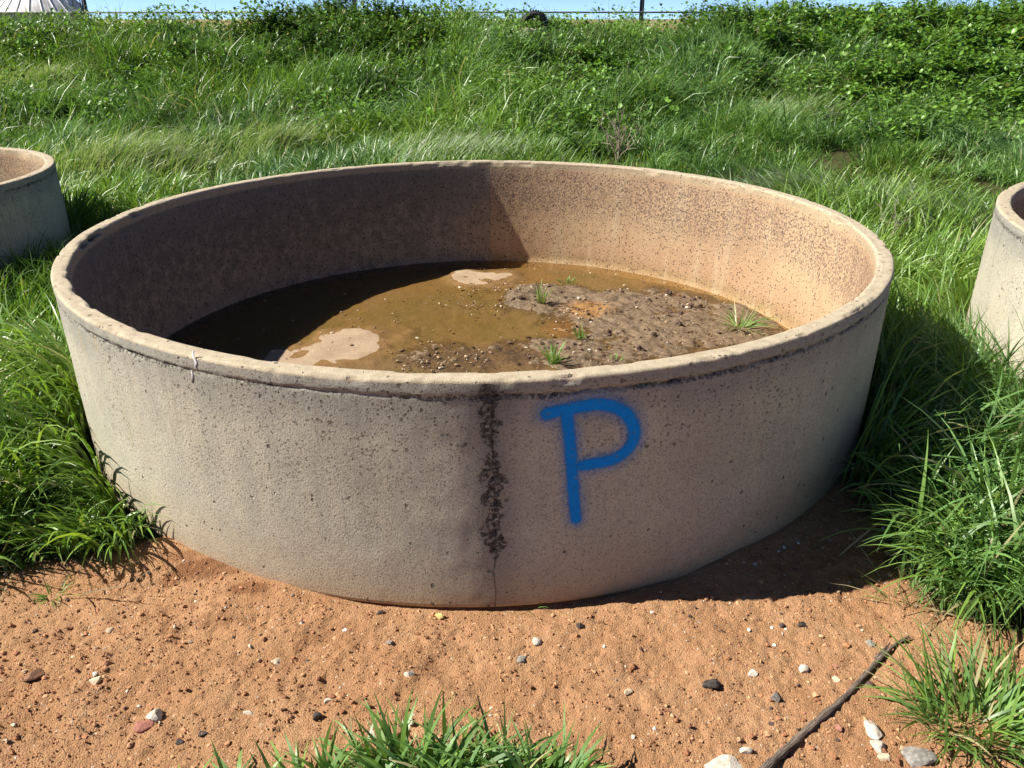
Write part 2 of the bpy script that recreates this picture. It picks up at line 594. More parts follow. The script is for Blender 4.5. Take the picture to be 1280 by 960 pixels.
def wall_relief(phi, z, R, h):
    """outward displacement of the outer face"""
    a = phi * R
    d = 0.0028 * fbm(a * 2.1, z * 2.1, 51, 3) + 0.0012 * fbm(a * 14, z * 14, 52, 3)
    zg = h - 0.045 + 0.004 * fbm(a * 3.3, 0 * a, 53, 2)
    amt = np.clip(0.55 + 1.2 * fbm(a * 2.7, 0 * a + 3.3, 54, 3), 0.05, 1) * np.clip(0.6 + 0.9 * fbm(a * 40, z * 60, 55, 3), 0, 1.3)
    g = np.exp(-((z - zg) / (0.0065 + 0.004 * fbm(a * 22, 0 * a, 56, 3))) ** 2) * amt
    d = d - 0.013 * g
    # the lip stands a little proud
    d = d + 0.0022 * sst(-0.002, 0.004, z - zg)
    # crumbled seam
    s = np.abs(a - SEAM_ARC - 0.012 * fbm(z * 14, z * 0, 57, 2))
    sm = np.exp(-(s / 0.012) ** 2) * sst(0.14, 0.2, z) * np.clip(0.4 + 1.4 * fbm(a * 55, z * 55, 58, 3), -0.4, 1.2)
    return d - 0.007 * sm, np.clip(g * 1.1, 0, 1)


def make_wall(name, parent, R, t, h, nphi, fine, seed=0):
    rows = profile(h, t, fine)
    phi = np.linspace(-PI, PI, nphi, endpoint=False)
    P, I = np.meshgrid(phi + 1e-9, np.arange(len(rows)))
    off, z, rim, inn = [rows[:, i][I] for i in range(4)]
    zz = z + 0
    outer = (inn < 0.5) & (off < t * 0.22)
    dr, g = wall_relief(P + seed * 1.7, z, R, h)
    a = P * R
    top = sst(h - 0.05, h - 0.005, z)
    wav = 0.003 * fbm(a * 0.7, 0 * a + seed, 61, 2) + 0.0016 * fbm(a * 9, off * 60, 62, 3) * (rim > 0.5)
    zz = zz + top * wav
    # chipped arrises
    chip_o = np.clip(fbm(a * 11, 0 * a + 5, 63, 4) - 0.24, 0, 1) * (rim > 0.2) * (off < 0.012)
    chip_i = np.clip(fbm(a * 9, 0 * a + 8, 64, 4) - 0.22, 0, 1) * (rim > 0.2) * (off > t - 0.014)
    spall = np.zeros_like(a)
    if fine:
        for (u0, w, s) in ((-81 * PI / 180 * R, 0.13, 1.0), (-62 * PI / 180 * R, 0.09, 0.55), (-53 * PI / 180 * R, 0.05, 0.4), (-97 * PI / 180 * R, 0.07, 0.5),
                           (173 * PI / 180 * R, 0.10, 0.3)):
            q = np.exp(-((a - u0) / w) ** 4) * s * np.clip(0.75 + 0.9 * fbm(a * 14, 0 * a, 65, 3), 0, 1.4)
            spall = np.maximum(spall, q)
    spall = spall * (rim > 0.2) * sst(t * 0.55, t * 0.98, off)
    zz = zz - 0.015 * chip_o - 0.017 * chip_i - 0.018 * spall
    off2 = off - 0.020 * spall * sst(t * 0.8, t, off)
    rr = R - off2 + np.where(outer, dr, 0)
    ir = (0.003 * fbm(a * 2, z * 2, 66, 3) + 0.0012 * fbm(a * 25, z * 25, 67, 2)) * (inn > 0.5)
    rr = rr + ir - 0.013 * chip_o + 0.013 * chip_i
    V = np.stack([rr * np.sin(P), -rr * np.cos(P), zz], -1).reshape(-1, 3)
    nr = len(rows)
    F = grid_faces(nr, nphi, True)
    last = (nr - 1) * nphi
    j = np.arange(nphi)
    j2 = (j + 1) % nphi
    F = np.concatenate([F, np.stack([last + j, last + j2, j2, j], -1)])
    g = np.where(outer, g, 0)
    me = mesh_np(name, V, [F], attrs={'hz': z.ravel(), 'arc': a.ravel() + seed * 40, 'groove': g.ravel(),
                                      'chip': np.clip(spall * 1.2 + 1.2 * chip_o + 1.2 * chip_i, 0, 1).ravel()})
    me.materials.append(M_conc)
    me.materials.append(M_rimc)
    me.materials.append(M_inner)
    slot = np.zeros(nr, np.int32)
    for i in range(nr - 1):
        a_, b_ = rows[i], rows[i + 1]
        slot[i] = 2 if b_[3] > 0.5 else 1 if b_[2] > 0.25 and a_[2] > 0.25 else 0
    me.polygons.foreach_set('material_index', np.repeat(slot, nphi))
    return link('wall', me, None, parent)


big = empty('concrete_trough', (C1[0], C1[1], 0))
tag(big, 'large round concrete trough with a blue letter P sprayed on its side', 'trough')
wall1 = make_wall('big_wall', big, R1, R1 - RI1, H1, 1400, True)


def disc_grid(R, n, nr, zf, name, attrs=None):
    """polar sheet; zf(x, y) gives the height in local coordinates"""
    rad = R * (np.arange(nr) / (nr - 1)) ** 0.8
    rad[0] = R * 0.002
    ph = np.linspace(0, 2 * PI, n, endpoint=False)
    A, B = np.meshgrid(ph, rad)
    X = B * np.sin(A)
    Y = -B * np.cos(A)
    Z = zf(X, Y)
    V = np.stack([X, Y, Z], -1).reshape(-1, 3)
    at_ = {kk: f(X, Y).ravel() for kk, f in (attrs or {}).items()}
    return mesh_np(name, V, [grid_faces(nr, n, True)[:, ::-1], np.arange(n)[None, :]], attrs=at_)


WATER = 0.072


def loc1(u, v):
    p = at(u, v, WATER)
    return p[0] - C1[0], p[1] - C1[1]


def blob(x, y, u, v, rx, ry, rot=0.0, n=0.25, seed=71, fq=4.5):
    cx, cy = loc1(u, v)
    dx = x - cx
    dy = y - cy
    cr, sr = math.cos(rot), math.sin(rot)
    r = np.hypot((dx * cr + dy * sr) / rx, (-dx * sr + dy * cr) / ry)
    return r + n * fbm(x * fq, y * fq, seed, 4)


def dry_mask(x, y):
    a = sst(1.3, 0.6, blob(x, y, 426, 434, 0.34, 0.28, 0.1, 0.7))
    a = np.maximum(a, sst(1.3, 0.6, blob(x, y, 370, 455, 0.2, 0.2, 0.0, 0.5)))
    b = sst(1.35, 0.5, blob(x, y, 603, 346, 0.20, 0.18, 0.3, 0.8, 73, 6))
    return np.maximum(a, b)


def mound_mask(x, y):
    m = sst(1.25, 0.6, blob(x, y, 820, 395, 0.62, 0.58, -0.1, 0.35, 75))
    m = np.maximum(m, sst(1.25, 0.6, blob(x, y, 900, 405, 0.42, 0.36, 0, 0.3, 76)))
    m = np.maximum(m, sst(1.3, 0.6, blob(x, y, 690, 372, 0.28, 0.34, 0.3, 0.4, 77)))
    m = np.maximum(m, 0.85 * sst(1.3, 0.6, blob(x, y, 720, 440, 0.42, 0.22, 0, 0.4, 78)))
    return np.maximum(m, 0.5 * sst(1.3, 0.7, blob(x, y, 560, 445, 0.22, 0.18, 0, 0.5, 79)))


def sed_z(x, y):
    base = 0.052 + 0.007 * fbm(x * 2.2, y * 2.2, 81, 3) + 0.003 * fbm(x * 20, y * 20, 82, 2)
    m = mound_mask(x, y)
    d = dry_mask(x, y)
    z = base + m * (0.027 + 0.014 * fbm(x * 5, y * 5, 83, 3) + 0.017 * fbm(x * 22, y * 22, 84, 3) + 0.010 * fbm(x * 60, y * 60, 85, 2))
    z = z + 0.017 * sst(-0.45, -1.0, y) * sst(-0.9, -0.5, x) + 0.004 * fbm(x * 14, y * 14, 89, 3)
    z = z * (1 - d) + d * (0.0728 + 0.0030 * fbm(x * 7, y * 7, 86, 3))
    r = np.hypot(x, y)
    return z - 0.012 * sst(1.35, 1.52, r) * (1 - m)


def rust_mask(x, y):
    return np.maximum(sst(1.3, 0.5, blob(x, y, 735, 388, 0.14, 0.16, 0, 0.6, 87)), 0.7 * sst(1.3, 0.5, blob(x, y, 700, 410, 0.10, 0.14, 0, 0.6, 88)))


fl = simple_mat('floor_concrete', (0.16, 0.12, 0.08), 0.9, 0, 0.4, 12)
link('base_slab', disc_grid(RI1 - 0.03, 128, 8, lambda x, y: 0 * x + 0.012, 'slab'), fl, big)
sed_me = disc_grid(RI1 - 0.002, 360, 150, sed_z, 'sediment', {'mound': mound_mask, 'dry': dry_mask, 'rust': rust_mask,
                                                               'olive': lambda x, y: sst(-0.3, 0.4, fbm(x * 1.4, y * 1.4, 90, 3))})
k = NT('trough_silt')
n2 = k.noise(9, 5, 0.6)
n3 = k.noise(60, 4, 0.65)
n4 = k.noise(230, 3, 0.7)
under = k.mix(k.attr('olive'), (0.30, 0.185, 0.072), (0.215, 0.165, 0.065))
under = k.mix(k.ramp(n2, 0.40, 0.62, 0, 0.75), under, (0.28, 0.195, 0.105))
under = k.mix(k.ramp(n3, 0.55, 0.7, 0, 0.35), under, (0.11, 0.08, 0.035))
mc = k.mix(k.ramp(n3, 0.35, 0.65), (0.075, 0.050, 0.026), (0.195, 0.130, 0.074))
mc = k.mix(k.ramp(n2, 0.45, 0.7, 0, 0.5), mc, (0.22, 0.15, 0.088))
mc = k.mix(k.ramp(n4, 0.56, 0.70, 0, 0.6), mc, (0.34, 0.25, 0.17))
mc = k.mix(k.math('MULTIPLY', k.attr('rust'), k.ramp(n3, 0.3, 0.65, 0.25, 0.9)), mc, (0.36, 0.165, 0.035))
dc = k.mix(k.ramp(n2, 0.3, 0.7), (0.30, 0.205, 0.13), (0.38, 0.275, 0.18))
dc = k.mix(k.ramp(n4, 0.6, 0.7, 0, 0.35), dc, (0.24, 0.15, 0.09))
edge = k.ramp(k.math('MULTIPLY_ADD', n2, 0.5, k.attr('mound')), 0.25, 0.95)
c = k.mix(edge, under, mc)
c = k.mix(k.ramp(k.math('MULTIPLY_ADD', n3, 0.3, k.attr('dry')), 0.18, 1.0), c, dc)
k.l(c, k.b.inputs['Base Color'])
k.l(k.ramp(k.attr('dry'), 0.3, 0.8, 0.72, 0.9), k.b.inputs['Roughness'])
k.l(k.bump(k.math('MULTIPLY_ADD', n3, 0.8, k.math('MULTIPLY', n4, 0.5)), 0.9, 0.005), k.b.inputs['Normal'])
M_silt = k.m
sed = link('silt', sed_me, M_silt, big)

k = NT('murky_water')
tr = k.n('ShaderNodeBsdfTransparent')
tr.inputs[0].default_value = (0.86, 0.78, 0.62, 1)
gl = k.n('ShaderNodeBsdfGlossy')
gl.inputs['Roughness'].default_value = 0.015
fr = k.n('ShaderNodeFresnel')
fr.inputs['IOR'].default_value = 1.33
wb = k.bump(k.noise(14, 3), 0.25, 0.004)
k.l(wb, gl.inputs['Normal'])
k.l(wb, fr.inputs['Normal'])
ms = k.n('ShaderNodeMixShader')
k.l(fr.outputs[0], ms.inputs[0])
k.l(tr.outputs[0], ms.inputs[1])
k.l(gl.outputs[0], ms.inputs[2])
k.l(ms.outputs[0], k.out.inputs['Surface'])
M_water = k.m
link('water', disc_grid(RI1 + 0.004, 160, 8, lambda x, y: 0 * x + WATER, 'water'), M_water, big)

# the sprayed letter: a thin coat that follows the wall, soft at its edges
PA = [(684, 517), (693, 515), (705, 513), (722, 509), (745, 506), (765, 508), (781, 516), (791, 530), (793, 546), (785, 562), (768, 574), (748, 579), (728, 582)]
PB = [(708, 515), (711, 540), (714, 570), (716, 600), (718, 630), (720, 649)]


def polyline(px):
    return np.array([wall_hit(u, v) for u, v in px])


def smooth_line(p, n=8):
    out = []
    q = np.vstack([2 * p[0] - p[1], p, 2 * p[-1] - p[-2]])
    for i in range(1, len(q) - 2):
        for t in np.arange(n) / n:
            a, b, c_, d = q[i - 1], q[i], q[i + 1], q[i + 2]
            out.append(0.5 * ((2 * b) + (-a + c_) * t + (2 * a - 5 * b + 4 * c_ - d) * t * t + (-a + 3 * b - 3 * c_ + d) * t ** 3))
    out.append(p[-1])
    return np.array(out)


LA, LB = smooth_line(polyline(PA)), smooth_line(polyline(PB))


def seg_dist(P, L):
    best = np.full(len(P), 9.0)
    for a, b in zip(L[:-1], L[1:]):
        ab = b - a
        t = np.clip(((P - a) @ ab) / (ab @ ab + 1e-12), 0, 1)
        best = np.minimum(best, np.linalg.norm(P - a - t[:, None] * ab, axis=1))
    return best


allp = np.vstack([LA, LB])
lo, hi = allp.min(0) - 0.07, allp.max(0) + 0.07
na, nz = int((hi[0] - lo[0]) / 0.003), int((hi[1] - lo[1]) / 0.003)
AA, ZZ = np.meshgrid(np.linspace(lo[0], hi[0], na), np.linspace(lo[1], hi[1], nz))
sd = np.minimum(seg_dist(np.stack([AA.ravel(), ZZ.ravel()], 1), LA), seg_dist(np.stack([AA.ravel(), ZZ.ravel()], 1), LB) * (1.05 + 0.9 * np.clip(0.36 - ZZ.ravel(), 0, 0.3)))
ph = AA / R1
dr, _g = wall_relief(ph, ZZ, R1, H1)
rr = R1 + dr + 0.0011
V = np.stack([rr * np.sin(ph), -rr * np.cos(ph), ZZ], -1).reshape(-1, 3)
F = grid_faces(nz, na)
F = F[(sd[F].min(1) < 0.055)]
used = np.unique(F)
rem = np.full(len(V), -1)
rem[used] = np.arange(len(used))
pm = mesh_np('letter', V[used], [rem[F]], attrs={'sd': sd[used]})
k = NT('blue_spray_paint')
k.put(k.b.inputs['Base Color'], k.mix(k.noise(40, 4), (0.0, 0.19, 0.60), (0.0, 0.27, 0.80)))
k.b.inputs['Roughness'].default_value = 0.7
k.b.inputs['Specular IOR Level'].default_value = 0.15
sdn = k.math('MULTIPLY_ADD', k.math('SUBTRACT', k.noise(330, 3, 0.75), 0.5), 0.026, k.attr('sd'))
core = k.ramp(sdn, 0.0245, 0.0095)
mist = k.math('MULTIPLY', k.ramp(k.attr('sd'), 0.052, 0.018), k.ramp(k.noise(420, 2, 0.8), 0.46, 0.62, 0.0, 0.7))
core = k.math('MULTIPLY', core, k.ramp(k.noise(55, 4, 0.7), 0.28, 0.46, 0.72, 1.0))
alpha = k.math('MAXIMUM', core, mist)
hol = k.math('MAXIMUM', k.pits(75, 0.18, 0.45, 0.2), k.pits(38, 0.05, 0.22, 0.16))
alpha = k.math('MULTIPLY', alpha, k.math('SUBTRACT', 1.0, k.math('MULTIPLY', hol, 0.45)))
k.l(alpha, k.b.inputs['Alpha'])
k.l(k.bump(k.math('MULTIPLY_ADD', k.noise(160, 3, 0.7), 0.4, k.math('MULTIPLY', k.noise(420, 2), 0.2)), 1.0, 0.003), k.b.inputs['Normal'])
pl = link('painted_letter', pm, k.m, big)
pl['label'] = 'blue letter P sprayed on the concrete'

# bird droppings on the lip: two small white runs
M_white = simple_mat('chalk_white', (0.72, 0.72, 0.70), 0.8)


def smear(pix, w):
    L = smooth_line(polyline(pix), 5)
    ts = np.linspace(0, 1, len(L))
    V = []
    for (a, z), t in zip(L, ts):
        ww = w * (0.35 + 0.65 * math.sin(PI * min(1, t * 0.9 + 0.1)))
        for s in (-1, 0, 1):
            d_, _ = wall_relief(np.array([(a + s * ww) / R1]), np.array([z]), R1, H1)
            r_ = R1 + d_[0] + (0.003 if s == 0 else 0.0012)
            p_ = (a + s * ww) / R1
            V.append((r_ * math.sin(p_), -r_ * math.cos(p_), z))
    return mesh_np('smear', V, [grid_faces(len(L), 3)])


link('white_dropping', smear([(243, 437), (243, 445), (246, 453), (245, 458)], 0.0045), M_white, big)
link('white_dropping', smear([(239, 462), (241, 470), (240, 477)], 0.0025), M_white, big)

# ================================================================== the two other troughs
for (cc, rad, z0, lab, sd_) in ((C2, R2, Z2, 'round concrete trough with shaded greenish side, over towards the tank roof', 3),
                                (C3, R3, Z3, 'pale smooth round concrete trough with a dark shaded inside, tall grass at its foot', 5)):
    t_ = empty('concrete_trough', (cc[0], cc[1], z0))
    tag(t_, lab, 'trough')
    make_wall('small_wall', t_, rad, 0.062, 0.70, 420, False, sd_)
    link('silt', disc_grid(rad - 0.05, 96, 24, lambda x, y: 0.09 + 0.012 * fbm(x * 6, y * 6, 91, 3), 'silt2',
                           {'mound': lambda x, y: 0 * x + 1, 'dry': lambda x, y: 0 * x, 'rust': lambda x, y: 0 * x, 'olive': lambda x, y: 0 * x}), M_silt, t_)


# ================================================================== grass
def blades(bx, by, bz, L, lean0, bend, dirang, width, col, seg, twist=None):
    """vectorised bent blades; returns verts, quads, tris, colours"""
    n = len(bx)
    dx, dy = np.cos(dirang), np.sin(dirang)
    px, py = -dy, dx
    tw = rng.normal(0, 0.5, n) if twist is None else twist
    V = np.zeros((n, seg * 2 + 1, 3), np.float32)
    x, y, z = bx.copy(), by.copy(), bz.copy()
    for i in range(seg + 1):
        t = i / seg
        al = lean0 + bend * t ** 1.4
        if i:
            am = lean0 + bend * ((i - 0.5) / seg) ** 1.4
            x = x + L / seg * np.sin(am) * dx
            y = y + L / seg * np.sin(am) * dy
            z = z + L / seg * np.cos(am)
        if i == seg:
            V[:, 2 * seg] = np.stack([x, y, z], -1)
            break
        w = width * (0.55 + 0.45 * min(1, t * 4)) * min(1.0, (1 - t) * 1.9 + 0.06) * 0.5
        a = tw * (0.4 + t)
        nx, ny, nz_ = -np.cos(al) * dx, -np.cos(al) * dy, np.sin(al)
        sx = np.cos(a) * px + np.sin(a) * nx
        sy = np.cos(a) * py + np.sin(a) * ny
        sz = np.sin(a) * nz_
        V[:, 2 * i] = np.stack([x - sx * w, y - sy * w, z - sz * w], -1)
        V[:, 2 * i + 1] = np.stack([x + sx * w, y + sy * w, z + sz * w], -1)
    base = (np.arange(n) * (seg * 2 + 1))[:, None]
    q = np.concatenate([base + np.array([[2 * i, 2 * i + 1, 2 * i + 3, 2 * i + 2]]) for i in range(seg - 1)], 0) if seg > 1 else np.zeros((0, 4), int)
    tr_ = base + np.array([[2 * seg - 2, 2 * seg - 1, 2 * seg]])
    return V.reshape(-1, 3), q, tr_, np.repeat(col, seg * 2 + 1, 0)


def merge(parts):
    Vs, Qs, Ts, Cs = [], [], [], []
    o = 0
    for v, q, t, c_ in parts:
        Vs.append(v)
        Qs.append(q + o)
        Ts.append(t + o)
        Cs.append(c_)
        o += len(v)
    return np.concatenate(Vs), np.concatenate(Qs), np.concatenate(Ts), np.concatenate(Cs)


G_DEEP = np.array([0.046, 0.105, 0.013])
G_MID = np.array([0.115, 0.228, 0.026])
G_LIGHT = np.array([0.225, 0.350, 0.055])
G_BLUE = np.array([0.090, 0.180, 0.058])
G_DRY = np.array([0.42, 0.38, 0.20])
G_PALE = np.array([0.30, 0.37, 0.22])


def grass_colours(x, y, n, dry=0.03, light=0.0):
    t = np.clip(0.42 + light + 0.55 * fbm(x * 0.9, y * 0.9, 101, 3) + rng.normal(0, 0.28, n), 0, 1)[:, None]
    c_ = np.where(t < 0.5, G_DEEP + (G_MID - G_DEEP) * t * 2, G_MID + (G_LIGHT - G_MID) * (t - 0.5) * 2)
    b_ = np.clip(0.4 + 1.2 * fbm(x * 0.5, y * 0.5, 105, 2) + rng.normal(0, 0.2, n), 0, 0.85)[:, None]
    c_ = c_ * (1 - b_) + G_BLUE * b_ * (0.7 + 0.9 * t)
    m = (rng.random(n) < dry)[:, None]
    return np.where(m, G_DRY * rng.uniform(0.6, 1.1, (n, 1)), c_)


def keep_out(x, y, margin=0.02):
    ok = np.hypot(x - C1[0], y - C1[1]) > R1 + margin
    ok &= np.hypot(x - C2[0], y - C2[1]) > R2 + margin
    ok &= np.hypot(x - C3[0], y - C3[1]) > R3 + margin
    return ok


def steer(x, y, L, ang):
    """blades rooted against a trough lean away from it instead of through it"""
    for (cc, rad) in ((C1, R1), (C2, R2), (C3, R3)):
        tx, ty = x + 0.8 * L * np.cos(ang), y + 0.8 * L * np.sin(ang)
        hit = np.hypot(tx - cc[0], ty - cc[1]) < rad + 0.03
        out = np.arctan2(y - cc[1], x - cc[0]) + rng.normal(0, 0.75, len(x))
        ang = np.where(hit, out, ang)
    return ang


CLEAR = []                                           # (x, y, half width, depth towards the photographer): trodden or thin spots


def thin(x, y):
    f = np.ones(len(x))
    for (cx_, cy_, w_, d_) in CLEAR:
        m = (np.abs(x - cx_) < w_) & (y < cy_ + 0.15) & (y > cy_ - d_)
        f = np.where(m, 0.35, f)
    return f


def tufts(n_t, sampler, per, hfun, spread, width, seg, dry=0.03, light=0.0, wind=0.35, lean=(0.05, 0.45), bend=(0.3, 1.5), cull=True):
    tx, ty = sampler(n_t)
    ok = keep_out(tx, ty, 0.0)
    tx, ty = tx[ok], ty[ok]
    n_t = len(tx)
    cnt = rng.integers(int(per * 0.5), int(per * 1.5) + 1, n_t)
    ti = np.repeat(np.arange(n_t), cnt)
    n = len(ti)
    ra = rng.random(n) * 2 * PI
    rd = np.abs(rng.normal(0, 1, n)) * spread
    x = tx[ti] + rd * np.cos(ra)
    y = ty[ti] + rd * np.sin(ra)
    ok = keep_out(x, y, 0.012) & (rng.random(n) > bare(x, y) * 1.05)
    x, y, ti, ra = x[ok], y[ok], ti[ok], ra[ok]
    n = len(x)
    th = hfun(tx, ty) * rng.uniform(0.7, 1.25, n_t)
    L = th[ti] * rng.uniform(0.45, 1.15, n)
    L = L * (1 - 0.5 * np.where(x < -1.0, np.maximum(bare(x + 0.22, y - 0.12), bare(x + 0.1, y - 0.25)), 0))
    L = L * thin(x, y)
    gust = 2 * PI * 0.9 * fbm(x * 0.35, y * 0.35, 111, 2)
    wx = np.cos(ra) + wind * 2 * np.cos(gust) + rng.normal(0, 0.45, n)
    wy = np.sin(ra) + wind * 2 * np.sin(gust) + rng.normal(0, 0.45, n)
    ang = steer(x, y, L, np.arctan2(wy, wx))
    l0 = rng.uniform(*lean, n)
    bd = rng.uniform(*bend, n) * rng.uniform(0.6, 1.2, n)
    flop = np.clip(fbm(x * 0.7, y * 0.7, 113, 2) * 1.4, 0, 0.7)
    bd = bd + flop
    col = grass_colours(x, y, n, dry, light)
    w = width * rng.uniform(0.55, 1.25, n)
    return blades(x, y, ground(x, y) - 0.01, L, l0, bd, ang, w, col, seg)


def box(x0, x1, y0, y1):
    return lambda n: (rng.uniform(x0, x1, n), rng.uniform(y0, y1, n))


def wedge(y0, y1, half=0.72, extra=0.9):
    def f(n):
        y = np.sqrt(rng.uniform(y0 ** 2, y1 ** 2, n))
        return rng.uniform(-1, 1, n) * (y * half + extra), y
    return f


def hgt(base, seed, var=0.8, sc=0.8):
    return lambda x, y: base * np.clip(1 + var * fbm(x * sc, y * sc, seed, 3), 0.45, 1.8)


def thatch(n, sampler, L0=0.16):
    x, y = sampler(n)
    ok = keep_out(x, y, 0.02) & (rng.random(n) > bare(x, y) * 0.93)
    x, y = x[ok], y[ok]
    n = len(x)
    L = L0 * rng.uniform(0.4, 1.4, n)
    ang = steer(x, y, L, rng.random(n) * 2 * PI)
    c_ = np.array([0.40, 0.33, 0.18]) * rng.uniform(0.45, 1.1, (n, 1))
    return blades(x, y, ground(x, y) + 0.004, L, rng.uniform(0.7, 1.4, n), rng.uniform(-0.2, 0.7, n), ang, 0.005 * rng.uniform(0.5, 1.2, n), c_, 4)


k = NT('grass_blade')
c = k.attr('col', 'Color')
k.l(c, k.b.inputs['Base Color'])
k.b.inputs['Roughness'].default_value = 0.42
k.b.inputs['Specular IOR Level'].default_value = 0.5
tl = k.n('ShaderNodeBsdfTranslucent')
k.l(k.mix(1.0, c, (1.5, 1.45, 0.7), 'MULTIPLY'), tl.inputs['Color'])
ms = k.n('ShaderNodeMixShader')
ms.inputs[0].default_value = 0.30
k.l(k.b.outputs[0], ms.inputs[1])
k.l(tl.outputs[0], ms.inputs[2])
k.l(ms.outputs[0], k.out.inputs['Surface'])
M_grass = k.m


def grass_obj(name, parts, **kw):
    v, q, t, c_ = merge(parts)
    o = link(name, mesh_np(name, v, [q, t], cols={'col': c_}), M_grass)
    return tag(o, **kw)


def on_bank(u, v, lift=0.25):
    """where the line of sight through a pixel meets the plant tops on the bank"""
    for y in np.arange(5.0, 19.0, 0.05):
        p_ = aty(u, v, y)
        if p_[2] < float(gz(p_[0], y)) + lift:
            return p_[0], y
    return aty(u, v, 17.2)[0], 17.2


SHRUB = on_bank(772, 192, 0.10)
STALK = tuple(at(1108, 300, 0.1)[:2])
CLEAR += [(SHRUB[0], SHRUB[1], 0.3, 0.9), (TYRE[0], TYRE[1], 0.36, 1.8), (STALK[0], STALK[1], 0.14, 0.4)]
# left of the big trough
gl_parts = [tufts(330, box(-2.9, -1.0, 1.75, 3.4), 36, hgt(0.41, 121, 0.6, 1.6), 0.05, 0.0110, 7, 0.03, 0.10, 0.25, bend=(0.7, 2.2)),
            tufts(330, box(-3.8, -1.5, 3.2, 5.0), 28, hgt(0.27, 122, 0.5, 1.4), 0.06, 0.0095, 5, 0.02, 0.1),
            thatch(2600, box(-2.4, -0.95, 1.75, 3.2))]
grass_obj('tall_grass', gl_parts, label='lush long grass between the big trough and the trough by the tank roof', cat='grass', kind='stuff')
# right of the big trough
gr_parts = [tufts(420, box(1.02, 2.9, 1.55, 3.4), 34, hgt(0.40, 123, 0.6, 1.5), 0.055, 0.0108, 7, 0.03, 0.08, 0.25, bend=(0.7, 2.2)),
            tufts(420, box(1.3, 3.8, 3.0, 5.2), 28, hgt(0.33, 124, 0.5, 1.4), 0.06, 0.0095, 5, 0.03, 0.12),
            tufts(60, box(1.8, 2.4, 2.3, 3.4), 36, hgt(0.46, 129, 0.5, 1.4), 0.06, 0.0095, 6, 0.03, 0.12),
            thatch(2600, box(1.0, 2.2, 1.45, 3.2))]
grass_obj('tall_grass', gr_parts, label='lush long grass between the big trough and the pale trough', cat='grass', kind='stuff')
# meadow behind and the bank
mid_parts = [tufts(3300, wedge(4.4, 10.8), 21, hgt(0.32, 125, 1.0, 1.1), 0.07, 0.0100, 4, 0.015, 0.13, 0.32, (0.05, 0.5), (0.5, 1.9)),
             tufts(4300, wedge(9.6, 14.5), 15, hgt(0.45, 126, 1.3, 1.1), 0.08, 0.0135, 3, 0.02, 0.08, 0.22, (0.0, 0.5), (0.7, 2.2)),
             tufts(4000, wedge(13.5, 18.3), 13, hgt(0.38, 127, 1.3, 1.1), 0.09, 0.0155, 3, 0.03, 0.06, 0.22, (0.0, 0.5), (0.7, 2.2)),
             tufts(500, wedge(17.0, 18.6), 8, hgt(0.52, 128, 0.5, 0.6), 0.10, 0.008, 3, 0.5, 0.02, 0.3, (0.0, 0.2), (0.1, 0.5))]


# pale seeding grass laid over by the wind
def silver(n, cx, cy, rx, ry, L0, ang0):
    a = rng.random(n) * 2 * PI
    r = np.abs(rng.normal(0, 0.62, n))
    x = cx + rx * r * np.cos(a)
    y = cy + ry * r * np.sin(a)
    ok = keep_out(x, y, 0.05)
    x, y = x[ok], y[ok]
    n = len(x)
    L = L0 * rng.uniform(0.6, 1.15, n)
    c_ = G_PALE * rng.uniform(0.6, 1.25, (n, 1))
    g = (rng.random(n) < 0.35)[:, None]
    c_ = np.where(g, G_MID * rng.uniform(0.7, 1.5, (n, 1)), c_)
    ang = ang0 + rng.normal(0, 0.45, n)
    return blades(x, y, ground(x, y), L, rng.uniform(0.2, 0.6, n), rng.uniform(0.6, 1.3, n), ang, 0.0055 * rng.uniform(0.6, 1.2, n) * (1 + cy * 0.04), c_, 4)


for (u, v, z, rx, ry, L0, ang0, n) in ((165, 185, 0.25, 0.85, 0.55, 0.55, -0.35, 3600), (330, 160, 0.3, 0.7, 0.5, 0.5, -0.5, 1500), (570, 185, 0.2, 0.9, 0.5, 0.42, 0.4, 2200),
                                       (60, 120, 0.4, 0.9, 0.6, 0.45, -0.3, 1200), (980, 100, 0.75, 0.8, 0.5, 0.5, -0.2, 1000), (1010, 225, 0.2, 0.7, 0.5, 0.4, 2.8, 1200),
                                       (1150, 250, 0.2, 0.6, 0.5, 0.4, 2.6, 900), (700, 60, 0.9, 1.2, 0.7, 0.45, -0.2, 1100)):
    p = at(u, v, z)
    mid_parts.append(silver(n, p[0], p[1], rx, ry, L0, ang0))
grass_obj('meadow_grass', mid_parts, label='long green grass covering the flat ground and the bank', cat='grass', kind='stuff')


# ---------------------------------------------------------------- single tufts and sprouts (things)
def tuft_mesh(n, rx, ry, L, width, seg, lean=(0.05, 0.6), bend=(0.4, 1.6), dry=0.05, light=0.1, seedcol=(0, 0), base=None, face=None):
    a = rng.random(n) * 2 * PI
    r = np.sqrt(rng.random(n))
    x, y = rx * r * np.cos(a), ry * r * np.sin(a)
    if base is not None:
        z = ground(x + base[0], y + base[1]) - ground(base[0], base[1]) - 0.008
    else:
        z = np.full(n, -0.008)
    ang = np.arctan2(y / max(ry, 1e-3), x / max(rx, 1e-3)) + rng.normal(0, 0.8, n)
    if face is not None:
        ang = np.where(rng.random(n) < face[1], face[0] + rng.normal(0, 0.6, n), ang)
    LL = L * rng.uniform(0.45, 1.15, n)
    col = grass_colours(x + seedcol[0], y + seedcol[1], n, dry, light)
    return blades(x, y, z, LL, rng.uniform(*lean, n), rng.uniform(*bend, n), ang, width * rng.uniform(0.6, 1.25, n), col, seg)


